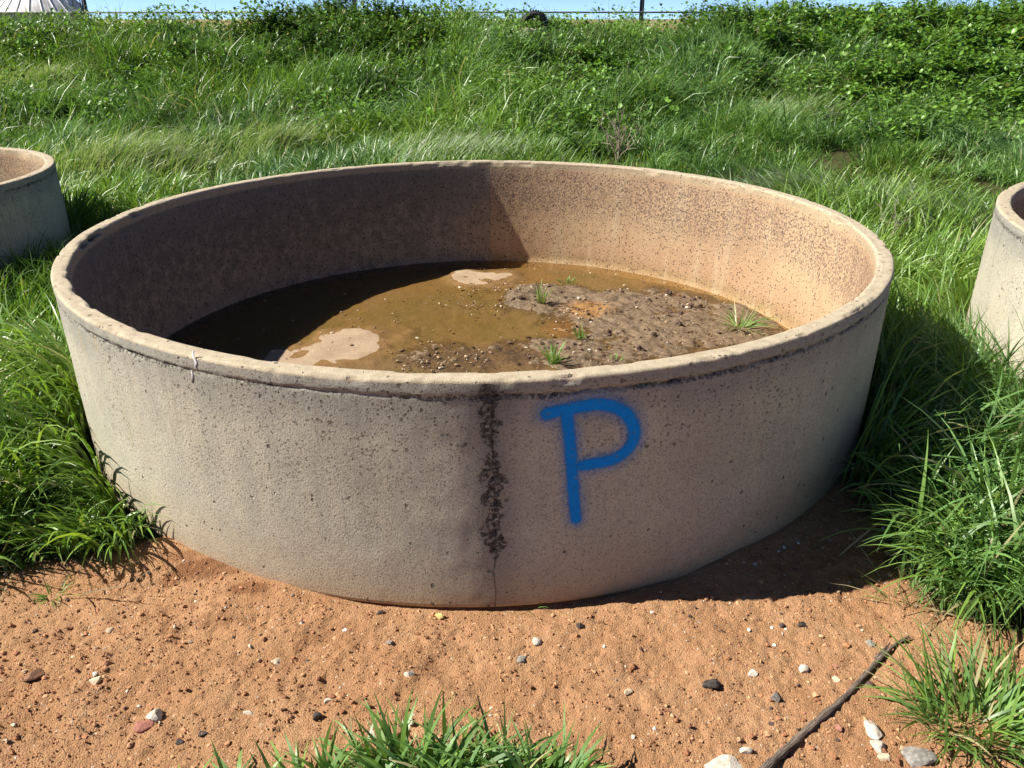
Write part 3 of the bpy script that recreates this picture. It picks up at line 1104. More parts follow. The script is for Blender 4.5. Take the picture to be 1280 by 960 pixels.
def tuft_thing(name, p, parts, label, cat='grass', group=None):
    v, q, t, c_ = merge(parts)
    o = link(name, mesh_np(name, v, [q, t], cols={'col': c_}), M_grass, None, tuple(p))
    return tag(o, label, cat, group)


def gp(u, v):
    p = at(u, v)
    p[2] = float(ground(p[0], p[1]))
    return p


b0 = np.array([-0.07, 1.12])
pz = np.array([b0[0], b0[1], float(ground(b0[0], b0[1]))])
parts = []
for (ox, oy, n, rx, ry, L) in ((-0.12, 0.03, 200, 0.11, 0.06, 0.23), (0.02, 0.02, 190, 0.11, 0.07, 0.21), (0.13, 0.0, 130, 0.08, 0.06, 0.20), (-0.24, 0.02, 120, 0.09, 0.05, 0.19),
                               (-0.36, 0.0, 75, 0.07, 0.04, 0.18), (-0.48, -0.01, 40, 0.06, 0.03, 0.17), (-0.58, -0.01, 14, 0.05, 0.03, 0.16)):
    m_ = tuft_mesh(n, rx, ry, L * 0.86, 0.0095, 7, dry=0.04, light=0.12, base=b0 + (ox, oy), lean=(0.05, 0.75), bend=(0.6, 2.1))
    m_[0][:, 0] += ox
    m_[0][:, 1] += oy
    m_[0][:, 2] += float(ground(b0[0] + ox, b0[1] + oy)) - pz[2]
    parts.append(m_)
tuft_thing('grass_clump', pz, parts, 'wide low clump of broad grass growing from the open bare soil, opposite the seam')

p = gp(1225, 905)
parts = [tuft_mesh(300, 0.13, 0.10, 0.23, 0.0068, 7, dry=0.08, light=0.22, base=p[:2], lean=(0.2, 1.0), bend=(0.3, 1.3)),
         tuft_mesh(60, 0.16, 0.12, 0.15, 0.0045, 5, dry=0.35, light=0.2, base=p[:2], lean=(0.6, 1.3), bend=(0.2, 0.8))]
tuft_thing('grass_tuft', p, parts, 'splayed yellow-green grass tuft beside the dry stick')

p = np.array([1.43, 1.86, 0.0])
p[2] = float(ground(p[0], p[1]))
parts = [tuft_mesh(420, 0.16, 0.16, 0.44, 0.0085, 8, dry=0.03, light=0.22, base=p[:2], lean=(0.1, 0.7), bend=(0.8, 2.0), face=(PI + 0.4, 0.35)),
         tuft_mesh(60, 0.18, 0.16, 0.34, 0.007, 7, dry=0.2, light=0.1, base=p[:2], lean=(0.5, 1.0), bend=(0.8, 1.6), face=(PI + 0.9, 0.6))]
tuft_thing('grass_clump', p, parts, 'tall arching bright green grass clump leaning out over bare soil, beyond the stick')

p = gp(150, 668)
parts = [tuft_mesh(90, 0.08, 0.06, 0.26, 0.0075, 7, dry=0.04, light=0.12, base=p[:2], lean=(0.3, 0.9), bend=(0.7, 1.7), face=(-0.9, 0.5))]
tuft_thing('grass_tuft', p, parts, 'drooping grass tuft touching the sunlit foot of the big trough')
p = gp(66, 742)
tuft_thing('grass_sprout', p, [tuft_mesh(26, 0.02, 0.015, 0.09, 0.004, 4, dry=0.1, light=0.15, base=p[:2], lean=(0.4, 1.2))],
           'small flat grass sprout on bare soil near long grass', group='sprouts on the soil')
p = gp(1115, 748)
tuft_thing('grass_sprout', p, [tuft_mesh(20, 0.02, 0.015, 0.08, 0.0035, 4, dry=0.3, light=0.15, base=p[:2], lean=(0.4, 1.2))],
           'tiny grass sprout at the edge of the trough shadow on soil')
p = gp(664, 753)
tuft_thing('grass_sprout', p, [tuft_mesh(14, 0.015, 0.008, 0.075, 0.003, 4, dry=0.2, light=0.2, base=p[:2], lean=(0.5, 1.25))],
           'tiny grass sprout under the front edge of the big trough')

for (u, v, n, L, w, lab, dr_, ln) in ((676, 378, 34, 0.15, 0.0055, 'upright green sprout with brown foot in the middle of the trough silt', 0.2, (0.0, 0.5)),
                                      (709, 348, 26, 0.07, 0.008, 'low bright green sprout in the silt closest to the trough\'s far wall', 0.0, (0.2, 0.9)),
                                      (727, 420, 18, 0.09, 0.006, 'small narrow green sprout beside the rusty patch of silt', 0.0, (0.0, 0.5)),
                                      (692, 452, 46, 0.13, 0.006, 'yellow-green grass sprout in the silt behind the near rim', 0.05, (0.0, 0.7)),
                                      (770, 447, 12, 0.045, 0.005, 'tiny green sprout at the silt edge behind the near rim', 0.0, (0.1, 0.8)),
                                      (925, 408, 60, 0.20, 0.006, 'flat spreading pale grass sprout in the silt by the sunlit wall', 0.25, (0.7, 1.35))):
    q = at(u, v, 0.085)
    z = float(sed_z(np.array(q[0] - C1[0]), np.array(q[1] - C1[1])))
    tuft_thing('grass_sprout', (q[0], q[1], z), [tuft_mesh(n, 0.022, 0.02, L, w, 5, dry=dr_, light=0.35, lean=ln, bend=(0.2, 0.9))], lab)

# ================================================================== leafy weeds on the bank
LEAF_ANG = np.linspace(0, 2 * PI, 7, endpoint=False) + 0.2


def leaves(cen, nrm_tilt, az, size, col, elong=1.0):
    """cupped many-sided leaves as fans"""
    n = len(cen)
    kk = len(LEAF_ANG)
    V = np.zeros((n, kk + 1, 3))
    ux = np.stack([np.cos(az), np.sin(az), 0 * az], -1)
    uy = np.stack([-np.sin(az) * np.cos(nrm_tilt), np.cos(az) * np.cos(nrm_tilt), np.sin(nrm_tilt)], -1)
    nn = np.cross(ux, uy)
    V[:, 0] = cen
    for i, a in enumerate(LEAF_ANG):
        rad = (0.86 + 0.16 * (i % 2)) * size * rng.uniform(0.85, 1.1, n)
        V[:, i + 1] = cen + ux * (math.cos(a) * rad / elong)[:, None] + uy * (math.sin(a) * rad * elong)[:, None] + nn * (size * rng.uniform(0.1, 0.3, n))[:, None]
    base = (np.arange(n) * (kk + 1))[:, None]
    T = np.concatenate([base + np.array([[0, i + 1, (i + 1) % kk + 1]]) for i in range(kk)])
    return V.reshape(-1, 3), T, np.repeat(col, kk + 1, 0)


def tube_np(pts, rad, sides=5):
    pts = np.asarray(pts, float)
    V = []
    for i, p_ in enumerate(pts):
        d = pts[min(i + 1, len(pts) - 1)] - pts[max(i - 1, 0)]
        d = d / (np.linalg.norm(d) + 1e-9)
        a = np.cross(d, (0.3, 0.1, 1.0) if abs(d[2]) < 0.9 else (1, 0, 0))
        a /= np.linalg.norm(a)
        b_ = np.cross(d, a)
        for s in range(sides):
            t = 2 * PI * s / sides
            V.append(p_ + rad[i] * (math.cos(t) * a + math.sin(t) * b_))
    F = grid_faces(len(pts), sides, True)
    return np.array(V), F


def merge_t(parts):
    Vs, Fs = [], []
    o = 0
    for v, f in parts:
        Vs.append(v)
        Fs.append(f + o)
        o += len(v)
    return np.concatenate(Vs), np.concatenate(Fs)


k = NT('weed_leaf')
c = k.attr('col', 'Color')
k.l(c, k.b.inputs['Base Color'])
k.b.inputs['Roughness'].default_value = 0.42
k.b.inputs['Specular IOR Level'].default_value = 0.45
tl = k.n('ShaderNodeBsdfTranslucent')
k.l(k.mix(1.0, c, (1.5, 1.45, 0.6), 'MULTIPLY'), tl.inputs['Color'])
ms = k.n('ShaderNodeMixShader')
ms.inputs[0].default_value = 0.28
k.l(k.b.outputs[0], ms.inputs[1])
k.l(tl.outputs[0], ms.inputs[2])
k.l(ms.outputs[0], k.out.inputs['Surface'])
M_leaf = k.m
M_stem = simple_mat('green_stem', (0.10, 0.14, 0.04), 0.6, 0, 0.3)


def weed_meshes(kind, seed):
    global rng
    rng = np.random.default_rng(seed)
    stems, L = [], []
    if kind == 'mallow':
        ns, hh_, ww, ls, per = 32, 0.46, 0.50, 0.037, 20
    elif kind == 'herb':
        ns, hh_, ww, ls, per = 42, 0.60, 0.42, 0.030, 22
    else:
        ns, hh_, ww, ls, per = 24, 0.34, 0.46, 0.052, 13
    cen, tilt, az, size = [], [], [], []
    for s in range(ns):
        a = rng.random() * 2 * PI
        r = math.sqrt(rng.random()) * ww
        top = np.array([r * math.cos(a), r * math.sin(a), hh_ * (1 - 0.5 * (r / ww) ** 2) * rng.uniform(0.75, 1.15)])
        b0_ = np.array([0.15 * r * math.cos(a), 0.15 * r * math.sin(a), -0.02])
        mid = (b0_ + top) / 2 + np.array([*rng.normal(0, 0.04, 2), 0.06])
        stems.append(tube_np([b0_, mid, top], [0.006, 0.0045, 0.002], 3))
        for j in range(per):
            t = 0.25 + 0.8 * (j + rng.random()) / per
            q = (1 - t) ** 2 * b0_ + 2 * t * (1 - t) * mid + t * t * top if t <= 1 else top + (0, 0, 0.02)
            oa = rng.random() * 2 * PI
            off = rng.uniform(0.02, 0.09 if kind != 'herb' else 0.05)
            cen.append(q + np.array([off * math.cos(oa), off * math.sin(oa), rng.uniform(-0.01, 0.03)]))
            tilt.append(rng.normal(0.0, 0.55))
            az.append(oa - PI / 2)
            size.append(ls * rng.uniform(0.55, 1.2))
    cen, tilt, az, size = map(np.array, (cen, tilt, az, size))
    n = len(cen)
    base = {'mallow': np.array([0.120, 0.235, 0.034]), 'herb': np.array([0.078, 0.158, 0.028]), 'broad': np.array([0.140, 0.260, 0.040])}[kind]
    col = base * rng.uniform(0.6, 1.35, (n, 1)) * np.array([1, 1, 1]) + rng.normal(0, 0.006, (n, 3)).clip(-0.01, 0.02)
    old = (rng.random(n) < 0.02)[:, None]
    col = np.where(old, np.array([0.38, 0.33, 0.10]), col)
    v, t, c_ = leaves(cen, tilt, az, size, np.clip(col, 0.005, 1), 1.35 if kind == 'herb' else 1.0)
    fm = mesh_np('foliage_' + kind, v, [t], smooth=False, cols={'col': c_})
    sv, sf = merge_t(stems)
    smh = mesh_np('stems_' + kind, sv, [sf])
    fm.materials.append(M_leaf)
    smh.materials.append(M_stem)
    return fm, smh


WM = {'mallow': [weed_meshes('mallow', 201), weed_meshes('mallow', 202)], 'herb': [weed_meshes('herb', 203), weed_meshes('herb', 204)], 'broad': [weed_meshes('broad', 205), weed_meshes('broad', 206)]}
rng = np.random.default_rng(77)
LABW = {'mallow': ('mallow_weed', 'round-leaved weed', 'round-leaved weeds on the bank'),
        'herb': ('leafy_herb', 'dark upright bushy weed', 'upright bushy weeds along the bank top'),
        'broad': ('broadleaf_weed', 'low broad-leaved weed', 'broad-leaved weeds on the bank slope')}


def weed(kind, x, y, s):
    nm, lab, grp = LABW[kind]
    s_ = x / y
    near = ('below the post beside the tank' if s_ < -0.36 else 'behind the big trough\'s shaded half' if s_ < -0.12 else
            'below the old tyre' if s_ < 0.08 else 'near the dry twiggy shrub' if s_ < 0.24 else 'behind the sunlit inner wall' if s_ < 0.45 else 'beyond the pale trough')
    row = 'at the bank top' if y > 15.2 else 'halfway up the bank' if y > 12.2 else 'at the bank foot'
    lab = ('large ' if s > 1.05 else 'small ' if s < 0.75 else '') + lab + ' ' + row + ', ' + near
    o = empty(nm, (x, y, float(ground(x, y)) - 0.02))
    o.rotation_euler = (0, 0, rng.random() * 6.28)
    o.scale = (s * rng.uniform(0.9, 1.15), s * rng.uniform(0.9, 1.15), s * rng.uniform(0.85, 1.1))
    tag(o, lab, 'weed', grp)
    fm, smh = WM[kind][rng.integers(0, 2)]
    link('foliage', fm, None, o)
    link('stems', smh, None, o)


spots = []
for (u, v, s) in ((385, 45, 1.0), (430, 40, 1.1), (470, 48, 1.0), (505, 42, 1.0), (345, 55, .9), (535, 40, .9), (300, 60, .9), (360, 75, .8), (410, 80, .9), (560, 45, .8), (260, 80, .8), (450, 28, 1.0),
                  (400, 24, 1.0), (500, 26, 1.0), (320, 40, 1.0), (370, 30, 1.1), (420, 20, 1.1), (470, 22, 1.1), (530, 26, 1.0), (280, 48, .9), (340, 28, 1.0), (230, 62, .8), (395, 62, 1.0), (445, 66, .9), (490, 68, .8), (880, 22, 1.1), (920, 26, 1.0), (860, 60, .9)):
    spots.append(('herb', u, v, s))
for (u, v, s) in ((540, 75, .7), (560, 80, .6), (820, 118, .8), (700, 140, .7), (740, 70, .8), (770, 80, .7), (640, 22, .7), (680, 18, .7), (960, 40, 1.1), (1010, 50, 1.1), (1060, 45, 1.2), (1110, 40, 1.2),
                  (1160, 55, 1.2), (1210, 45, 1.2), (1260, 50, 1.2), (980, 20, 1.1), (1040, 18, 1.2), (1090, 16, 1.2), (1150, 18, 1.2), (1220, 20, 1.2), (1270, 18, 1.2), (1100, 90, 1.0), (1150, 85, 1.0),
                  (1200, 75, 1.1), (1250, 80, 1.1), (1180, 110, .8), (1060, 120, .8), (1100, 140, .8), (1150, 150, .9), (1190, 140, .8), (1020, 95, .8), (900, 70, .8), (940, 90, .7), (190, 105, .8), (240, 110, .8), (130, 130, .7),
                  (50, 45, .8), (20, 60, .8), (720, 160, .6), (1130, 165, .7), (600, 90, .7)):
    spots.append(('mallow', u, v, s))
for (u, v, s) in ((545, 66, .6), (705, 150, .7), (735, 155, .6), (800, 75, .7), (1080, 110, .8), (1130, 120, .8), (1170, 95, .8), (1230, 100, .9), (1265, 115, .9), (1120, 55, .9), (1185, 60, .9), (955, 72, .6), (225, 95, .7),
                  (165, 120, .7), (640, 105, .6), (420, 110, .6)):
    spots.append(('broad', u, v, s))
for kind, u, v, s in spots:
    x, y = on_bank(u, v, 0.28 * s)
    if abs(x - TYRE[0]) < 0.6 and abs(y - TYRE[1] + 0.4) < 0.9 or abs(x - SHRUB[0]) < 0.35 and abs(y - SHRUB[1]) < 0.8:
        continue
    weed(kind, x, y + 0.1, s)

# loose leafy ground cover between the grasses
n = 3300
cx_, cy_ = wedge(9.0, 18.0)(n)
cl_ = thin(cx_, cy_) > 0.9
keep = cl_ & (fbm(cx_ * 0.5, cy_ * 0.5, 161, 3) + 0.5 * sst(1.0, 5.0, cx_) + 0.15 * sst(12, 16, cy_) > 0.12)
cx_, cy_ = cx_[keep], cy_[keep]
per_ = 11
ti_ = np.repeat(np.arange(len(cx_)), per_)
n = len(ti_)
lx, ly = cx_[ti_] + rng.normal(0, 0.13, n), cy_[ti_] + rng.normal(0, 0.13, n)
lz = gz(lx, ly) + rng.uniform(0.16, 0.40, n) * (1 + 0.9 * fbm(lx * 0.8, ly * 0.8, 126, 3))
lc = np.array([0.120, 0.232, 0.034]) * rng.uniform(0.6, 1.4, (n, 1)) * np.repeat(rng.uniform(0.75, 1.25, (len(cx_), 1)), per_, 0)
v, t, c_ = leaves(np.stack([lx, ly, lz], -1), rng.normal(0, 0.6, n), rng.random(n) * 2 * PI, 0.033 * rng.uniform(0.5, 1.3, n), lc, 1.1)
tag(link('leafy_ground_cover', mesh_np('leafy_ground_cover', v, [t], smooth=False, cols={'col': c_}), M_leaf), 'loose small round leaves growing through the grass of the bank', 'ground cover', None, 'stuff')

# ================================================================== dry weeds
M_twig = simple_mat('dry_twig', (0.36, 0.28, 0.21), 0.85, 0, 0.4, 40)
M_dead = simple_mat('dead_grey_stalk', (0.30, 0.26, 0.19), 0.85, 0, 0.4, 40)


def twig_shrub(name, p, h, n, r0, mat, label, cat, lean=0.5, seed=1):
    g = np.random.default_rng(seed)
    parts_ = []
    for i in range(n):
        a = g.random() * 2 * PI
        ln = h * g.uniform(0.5, 1.05)
        d = np.array([math.cos(a) * g.uniform(0.05, lean), math.sin(a) * g.uniform(0.05, lean), 1.0])
        pts = [np.array([0, 0, -0.03]) + g.normal(0, 0.012, 3) * (1, 1, 0)]
        for j in range(5):
            d = d + g.normal(0, 0.16, 3)
            d /= np.linalg.norm(d)
            pts.append(pts[-1] + d * ln / 5)
        parts_.append(tube_np(pts, np.linspace(r0, r0 * 0.3, 6), 5))
        for b_ in range(4):
            kx = g.integers(2, 5)
            q = pts[kx]
            dd = d + g.normal(0, 0.7, 3)
            dd /= np.linalg.norm(dd)
            l2 = ln * g.uniform(0.15, 0.35)
            parts_.append(tube_np([q, q + dd * l2 * 0.5, q + dd * l2 + g.normal(0, 0.01, 3)], [r0 * 0.5, r0 * 0.4, r0 * 0.2], 4))
    v, f = merge_t(parts_)
    o = link(name, mesh_np(name, v, [f]), mat, None, tuple(p))
    return tag(o, label, cat)


x, y = SHRUB
twig_shrub('dry_shrub', (x, y, float(ground(x, y))), 0.72, 11, 0.009, M_twig, 'leafless dry brown twiggy shrub standing at the foot of the bank', 'shrub', 0.45, 3)
q = at(1108, 300, 0.1)
twig_shrub('dead_weed', (q[0], q[1], float(ground(q[0], q[1]))), 0.42, 7, 0.0045, M_dead, 'grey dead weed stalks in the grass behind the rim of the big trough', 'weed', 0.5, 5)
q = gp(755, 766)
twig_shrub('dead_weed', q, 0.055, 8, 0.0018, simple_mat('dark_twig', (0.10, 0.06, 0.04), 0.9), 'small dark dead weed on bare soil under the painted letter', 'weed', 2.5, 6)
q = gp(115, 905)
twig_shrub('root_scrap', q, 0.11, 9, 0.0016, M_twig, 'flat tangle of thin dry roots on the bare soil', 'roots', 7.0, 8)


# ================================================================== stick, stones, crumbs
def ico(sub):
    bm = bmesh.new()
    bmesh.ops.create_icosphere(bm, subdivisions=sub, radius=1.0)
    bm.verts.ensure_lookup_table()
    v = np.array([x_.co[:] for x_ in bm.verts])
    f = np.array([[y_.index for y_ in x_.verts] for x_ in bm.faces])
    bm.free()
    return v, f


ICO1, ICO2, ICO3 = ico(1), ico(2), ico(3)


def stone_mesh(name, size, seed, rough=0.22, facet=5, sm=False):
    g = np.random.default_rng(seed)
    v, f = ICO3
    v = v.copy()
    for i in range(facet):                      # cut flat faces
        d = g.normal(0, 1, 3)
        d /= np.linalg.norm(d)
        lim = g.uniform(0.42, 0.78)
        e = np.clip(v @ d - lim, 0, None)
        v = v - e[:, None] * d * 0.92
    v = v * (1 + rough * 0.4 * fbm(v[:, 0] * 1.7 + seed, v[:, 1] * 1.7 + v[:, 2], seed, 3))[:, None]
    v = v * np.array(size)
    return mesh_np(name, v, [f], smooth=sm)


def stone_mat(name, c1, c2):
    k = NT(name)
    k.put(k.b.inputs['Base Color'], k.mix(k.ramp(k.noise(90, 4), 0.35, 0.65), c1, c2))
    k.b.inputs['Roughness'].default_value = 0.8
    k.l(k.bump(k.noise(260, 3), 0.7, 0.002), k.b.inputs['Normal'])
    return k.m


SM = {'white': stone_mat('stone_white', (0.42, 0.35, 0.28), (0.60, 0.54, 0.46)), 'cream': stone_mat('stone_cream', (0.46, 0.35, 0.23), (0.60, 0.49, 0.35)),
      'grey': stone_mat('stone_grey', (0.17, 0.155, 0.14), (0.30, 0.275, 0.24)), 'dark': stone_mat('stone_dark', (0.028, 0.022, 0.02), (0.075, 0.055, 0.045)),
      'red': stone_mat('stone_red', (0.22, 0.075, 0.055), (0.33, 0.13, 0.09)), 'yellow': stone_mat('stone_yellow', (0.52, 0.33, 0.10), (0.64, 0.46, 0.18)),
      'brown': stone_mat('clod_brown', (0.13, 0.06, 0.032), (0.23, 0.11, 0.055))}


def stone(name, u, v, px, col, label, cat='stone', group=None, flat=0.7, rot=0.0, el=1.25, seed=0, facet=5):
    q = gp(u, v)
    dist = math.sqrt(q[0] ** 2 + q[1] ** 2 + EYE ** 2)
    s = 0.5 * px / FPX * dist
    o = link(name, stone_mesh(name, (s * el, s, s * flat), seed * 7 + 3, facet=facet), SM[col], None, (q[0], q[1], q[2] + s * flat * 0.25))
    o.rotation_euler = (0, 0, rot)
    return tag(o, label, cat, group)


NAMED = [
    ('pebble', 549, 768, 11, 'yellow', 'yellow pebble at the foot of the big trough, below the seam', .7, 0),
    ('pebble', 196, 899, 16, 'white', 'rounded white pebble lying beside a reddish pebble', .8, .3),
    ('pebble', 180, 911, 16, 'red', 'rounded reddish pebble beside a white pebble', .7, .2),
    ('clod', 43, 845, 20, 'brown', 'dark brown clod of earth near the long grass, largest on the bare soil', .7, .4),
    ('pebble', 122, 853, 13, 'cream', 'flat cream pebble on the soil between dark clod and root tangle', .5, .3),
    ('clod', 888, 858, 17, 'dark', 'round blackish lump on the bare soil below the trough shadow', .8, .1),
    ('stone', 970, 872, 17, 'grey', 'square-edged grey stone on the soil between black lump and stick', .9, 1.2),
    ('pebble', 941, 842, 10, 'white', 'white chip on the soil near the black lump', .7, .5),
    ('pebble', 1005, 835, 11, 'white', 'angular white chip between grey stone and stick', .7, .9),
    ('pebble', 1046, 849, 10, 'cream', 'pinkish pale pebble close to the dry stick', .7, .2),
    ('pebble', 1088, 803, 11, 'grey', 'small grey pebble near the splintered end of the stick', .6, .2),
    ('stone', 1091, 913, 20, 'white', 'oblong white stone beside the stick, upper of a row', .6, 1.35),
    ('stone', 1097, 933, 17, 'white', 'angular white stone in the middle of the row beside the stick', .6, 2.3),
    ('stone', 1104, 945, 14, 'cream', 'rounded cream stone at the lower end of the row beside the stick', .7, .2),
    ('stone', 905, 957, 36, 'white', 'broad whitish rock half sunk in soil at the butt of the stick', .35, .1),
    ('stone', 1148, 948, 30, 'grey', 'flat grey rock under the splayed grass tuft', .4, .2),
    ('pebble', 669, 803, 12, 'white', 'small white pebble on the soil straight below the painted letter', .8, .3),
    ('pebble', 652, 824, 13, 'grey', 'dark speckled pebble next to the white pebble below the letter', .8, .3),
    ('pebble', 512, 847, 11, 'white', 'white pebble with a dark side on the soil above the foreground clump', .8, .8),
    ('pebble', 410, 876, 13, 'white', 'whitish pebble on the soil left of the foreground clump tips', .7, .2),
    ('pebble', 310, 890, 11, 'white', 'white pebble with a shadow between red pebble and foreground clump', .7, .2),
    ('clod', 396, 900, 10, 'dark', 'dark upright clod against the foreground grass clump', 1.1, .2),
    ('pebble', 255, 920, 9, 'dark', 'dark lump of soil near the reddish pebble, larger', .8, .2),
    ('clod', 225, 928, 8, 'dark', 'dark lump of soil near the reddish pebble, smaller', .7, .6),
    ('pebble', 475, 765, 9, 'dark', 'dark pebble at the foot of the big trough beside the yellow one', .7, .3),
    ('clod', 726, 783, 10, 'dark', 'small dark clod just outside the trough shadow', .8, .3),
    ('pebble', 1003, 781, 11, 'dark', 'dark pebble on the soil just below the trough shadow', .7, .3),
    ('pebble', 932, 940, 11, 'white', 'white pebble on the soil near the broad whitish rock', .8, .3),
    ('pebble', 345, 826, 9, 'cream', 'cream pebble on the trodden soil before the seamless left wall', .7, .3),
    ('pebble', 785, 867, 9, 'cream', 'pale pebble pair on the soil left of the black lump', .7, .3),
]
for i, (nm, u, v, px, col, lab, fl_, rot) in enumerate(NAMED):
    stone(nm, u, v, px, col, lab, 'clod' if nm == 'clod' else 'stone', None, fl_, rot, 1.2 + 0.25 * ((i * 37) % 10) / 10, i + 1, 9)


def scatter(name, pts, sizes, palette, label, cat, ic, seed, sink=0.25):
    g = np.random.default_rng(seed)
    n = len(pts)
    v0, f0 = ic
    m = len(v0)
    V = np.zeros((n, m, 3))
    rot = g.random(n) * 2 * PI
    sc = sizes[:, None] * g.uniform(0.6, 1.3, (n, 3))
    sc[:, 2] *= 0.75
    jit = 1 + g.normal(0, 0.16, (n, m))
    loc = v0[None] * jit[:, :, None] * sc[:, None, :]
    V[:, :, 0] = loc[:, :, 0] * np.cos(rot)[:, None] - loc[:, :, 1] * np.sin(rot)[:, None] + pts[:, 0:1]
    V[:, :, 1] = loc[:, :, 0] * np.sin(rot)[:, None] + loc[:, :, 1] * np.cos(rot)[:, None] + pts[:, 1:2]
    V[:, :, 2] = loc[:, :, 2] + pts[:, 2:3] + (sc[:, 2:3] * (1 - 2 * sink)) * 0.6
    F = (f0[None] + (np.arange(n) * m)[:, None, None]).reshape(-1, 3)
    col = np.repeat(palette[g.integers(0, len(palette), n)] * g.uniform(0.75, 1.2, (n, 1)), m, 0)
    me = mesh_np(name, V.reshape(-1, 3), [F], smooth=False, cols={'col': col})
    return me


k = NT('crumb')
k.l(k.attr('col', 'Color'), k.b.inputs['Base Color'])
k.b.inputs['Roughness'].default_value = 0.9
M_crumb = k.m
g = np.random.default_rng(301)
n = 54000
x = g.uniform(-1.75, 1.9, n)
y = g.uniform(1.0, 2.4, n)
dens = 0.35 + 0.65 * sst(-0.25, 0.35, fbm(x * 2.2, y * 2.2, 131, 3)) * (0.5 + 0.5 * sst(0.5, -0.8, x))
ok = keep_out(x, y, 0.01) & (g.random(n) < bare(x, y) * dens)
x, y = x[ok], y[ok]
sz = np.clip(np.exp(g.normal(math.log(0.0019), 0.5, len(x))), 0.001, 0.0085)
bigc = sz > 0.0042
pts = np.stack([x, y, ground(x, y)], -1)
SOILP = 1.12 * np.array([(0.36, 0.17, 0.08), (0.30, 0.13, 0.06), (0.42, 0.22, 0.11), (0.24, 0.10, 0.048), (0.20, 0.085, 0.04), (0.46, 0.26, 0.14)])
OCT = (np.array([(1, 0, 0), (-1, 0, 0), (0, 1, 0), (0, -1, 0), (0, 0, 1), (0, 0, -1)], float), np.array([(0, 2, 4), (2, 1, 4), (1, 3, 4), (3, 0, 4), (2, 0, 5), (1, 2, 5), (3, 1, 5), (0, 3, 5)]))
tag(link('soil_crumbs', scatter('crumbs', pts[~bigc], sz[~bigc] * 1.15, SOILP, '', '', OCT, 5), M_crumb), 'fine red crumbs strewn over the bare soil', 'soil crumbs', None, 'stuff')
tag(link('soil_clods', scatter('clods', pts[bigc], sz[bigc], SOILP, '', '', ICO1, 15), M_crumb), 'little red clods of earth strewn over the bare soil', 'soil clods', None, 'stuff')
n = 520
x = g.uniform(-1.75, 1.9, n * 3)
y = g.uniform(1.0, 2.3, n * 3)
dens = np.clip(0.35 + 0.9 * fbm(x * 1.6, y * 1.6, 141, 2) + 0.3 * sst(0, -1, x), 0.04, 1)
ok = keep_out(x, y, 0.03) & (g.random(n * 3) < bare(x, y) * dens)
x, y = x[ok], y[ok]
sz = np.clip(np.exp(g.normal(math.log(0.0034), 0.38, len(x))), 0.0018, 0.008)
PEBP = np.array([(0.60, 0.52, 0.42), (0.50, 0.38, 0.26), (0.66, 0.60, 0.52), (0.10, 0.06, 0.045), (0.07, 0.05, 0.045), (0.30, 0.13, 0.09), (0.24, 0.20, 0.17), (0.45, 0.30, 0.18)])
tag(link('gravel', scatter('gravel', np.stack([x, y, ground(x, y)], -1), sz, PEBP, '', '', ICO2, 6), M_crumb), 'small mixed gravel scattered over the bare soil', 'gravel', None, 'stuff')

# grit lying on the silt in the trough
n = 16000
a = g.random(n) * 2 * PI
r = np.sqrt(g.random(n)) * (RI1 - 0.05)
x, y = r * np.cos(a), r * np.sin(a)
mm = mound_mask(x, y)
grit_band = np.maximum(sst(1.3, 0.5, blob(x, y, 620, 370, 0.3, 0.3, 0.4, 0.5, 151)), sst(1.3, 0.5, blob(x, y, 570, 450, 0.35, 0.14, 0.2, 0.5, 152)))
ok = g.random(n) < (0.05 + 0.38 * mm * sst(-0.2, 0.35, fbm(x * 4, y * 4, 153, 3)) + 1.0 * grit_band * sst(-0.35, 0.2, fbm(x * 5, y * 5, 154, 3)))
x, y = x[ok], y[ok]
sz = np.clip(np.exp(g.normal(math.log(0.0036), 0.45, len(x))), 0.0015, 0.012)
zz = np.maximum(sed_z(x, y), WATER - 0.001 - 0.004 * g.random(len(x)))
GRITP = np.array([(0.44, 0.36, 0.26), (0.40, 0.30, 0.19), (0.50, 0.43, 0.34), (0.26, 0.17, 0.10), (0.13, 0.08, 0.05), (0.20, 0.12, 0.075), (0.35, 0.24, 0.14)])
gm_ = scatter('grit', np.stack([x, y, zz], -1), sz, GRITP, '', '', ICO1, 8)
go = link('grit', gm_, M_crumb, big)
go['kind'] = 'stuff'
# dark clods on the silt
n = 900
a = g.random(n * 4) * 2 * PI
r = np.sqrt(g.random(n * 4)) * (RI1 - 0.1)
x, y = r * np.cos(a), r * np.sin(a)
ok = g.random(n * 4) < mound_mask(x, y) * 0.5
x, y = x[ok], y[ok]
sz = np.clip(np.exp(g.normal(math.log(0.0062), 0.45, len(x))), 0.003, 0.02)
go = link('silt_clods', scatter('silt_clods', np.stack([x, y, sed_z(x, y)], -1), sz, np.array([(0.09, 0.05, 0.032), (0.14, 0.085, 0.055), (0.06, 0.036, 0.026)]), '', '', ICO2, 9), M_crumb, big)
go['kind'] = 'stuff'

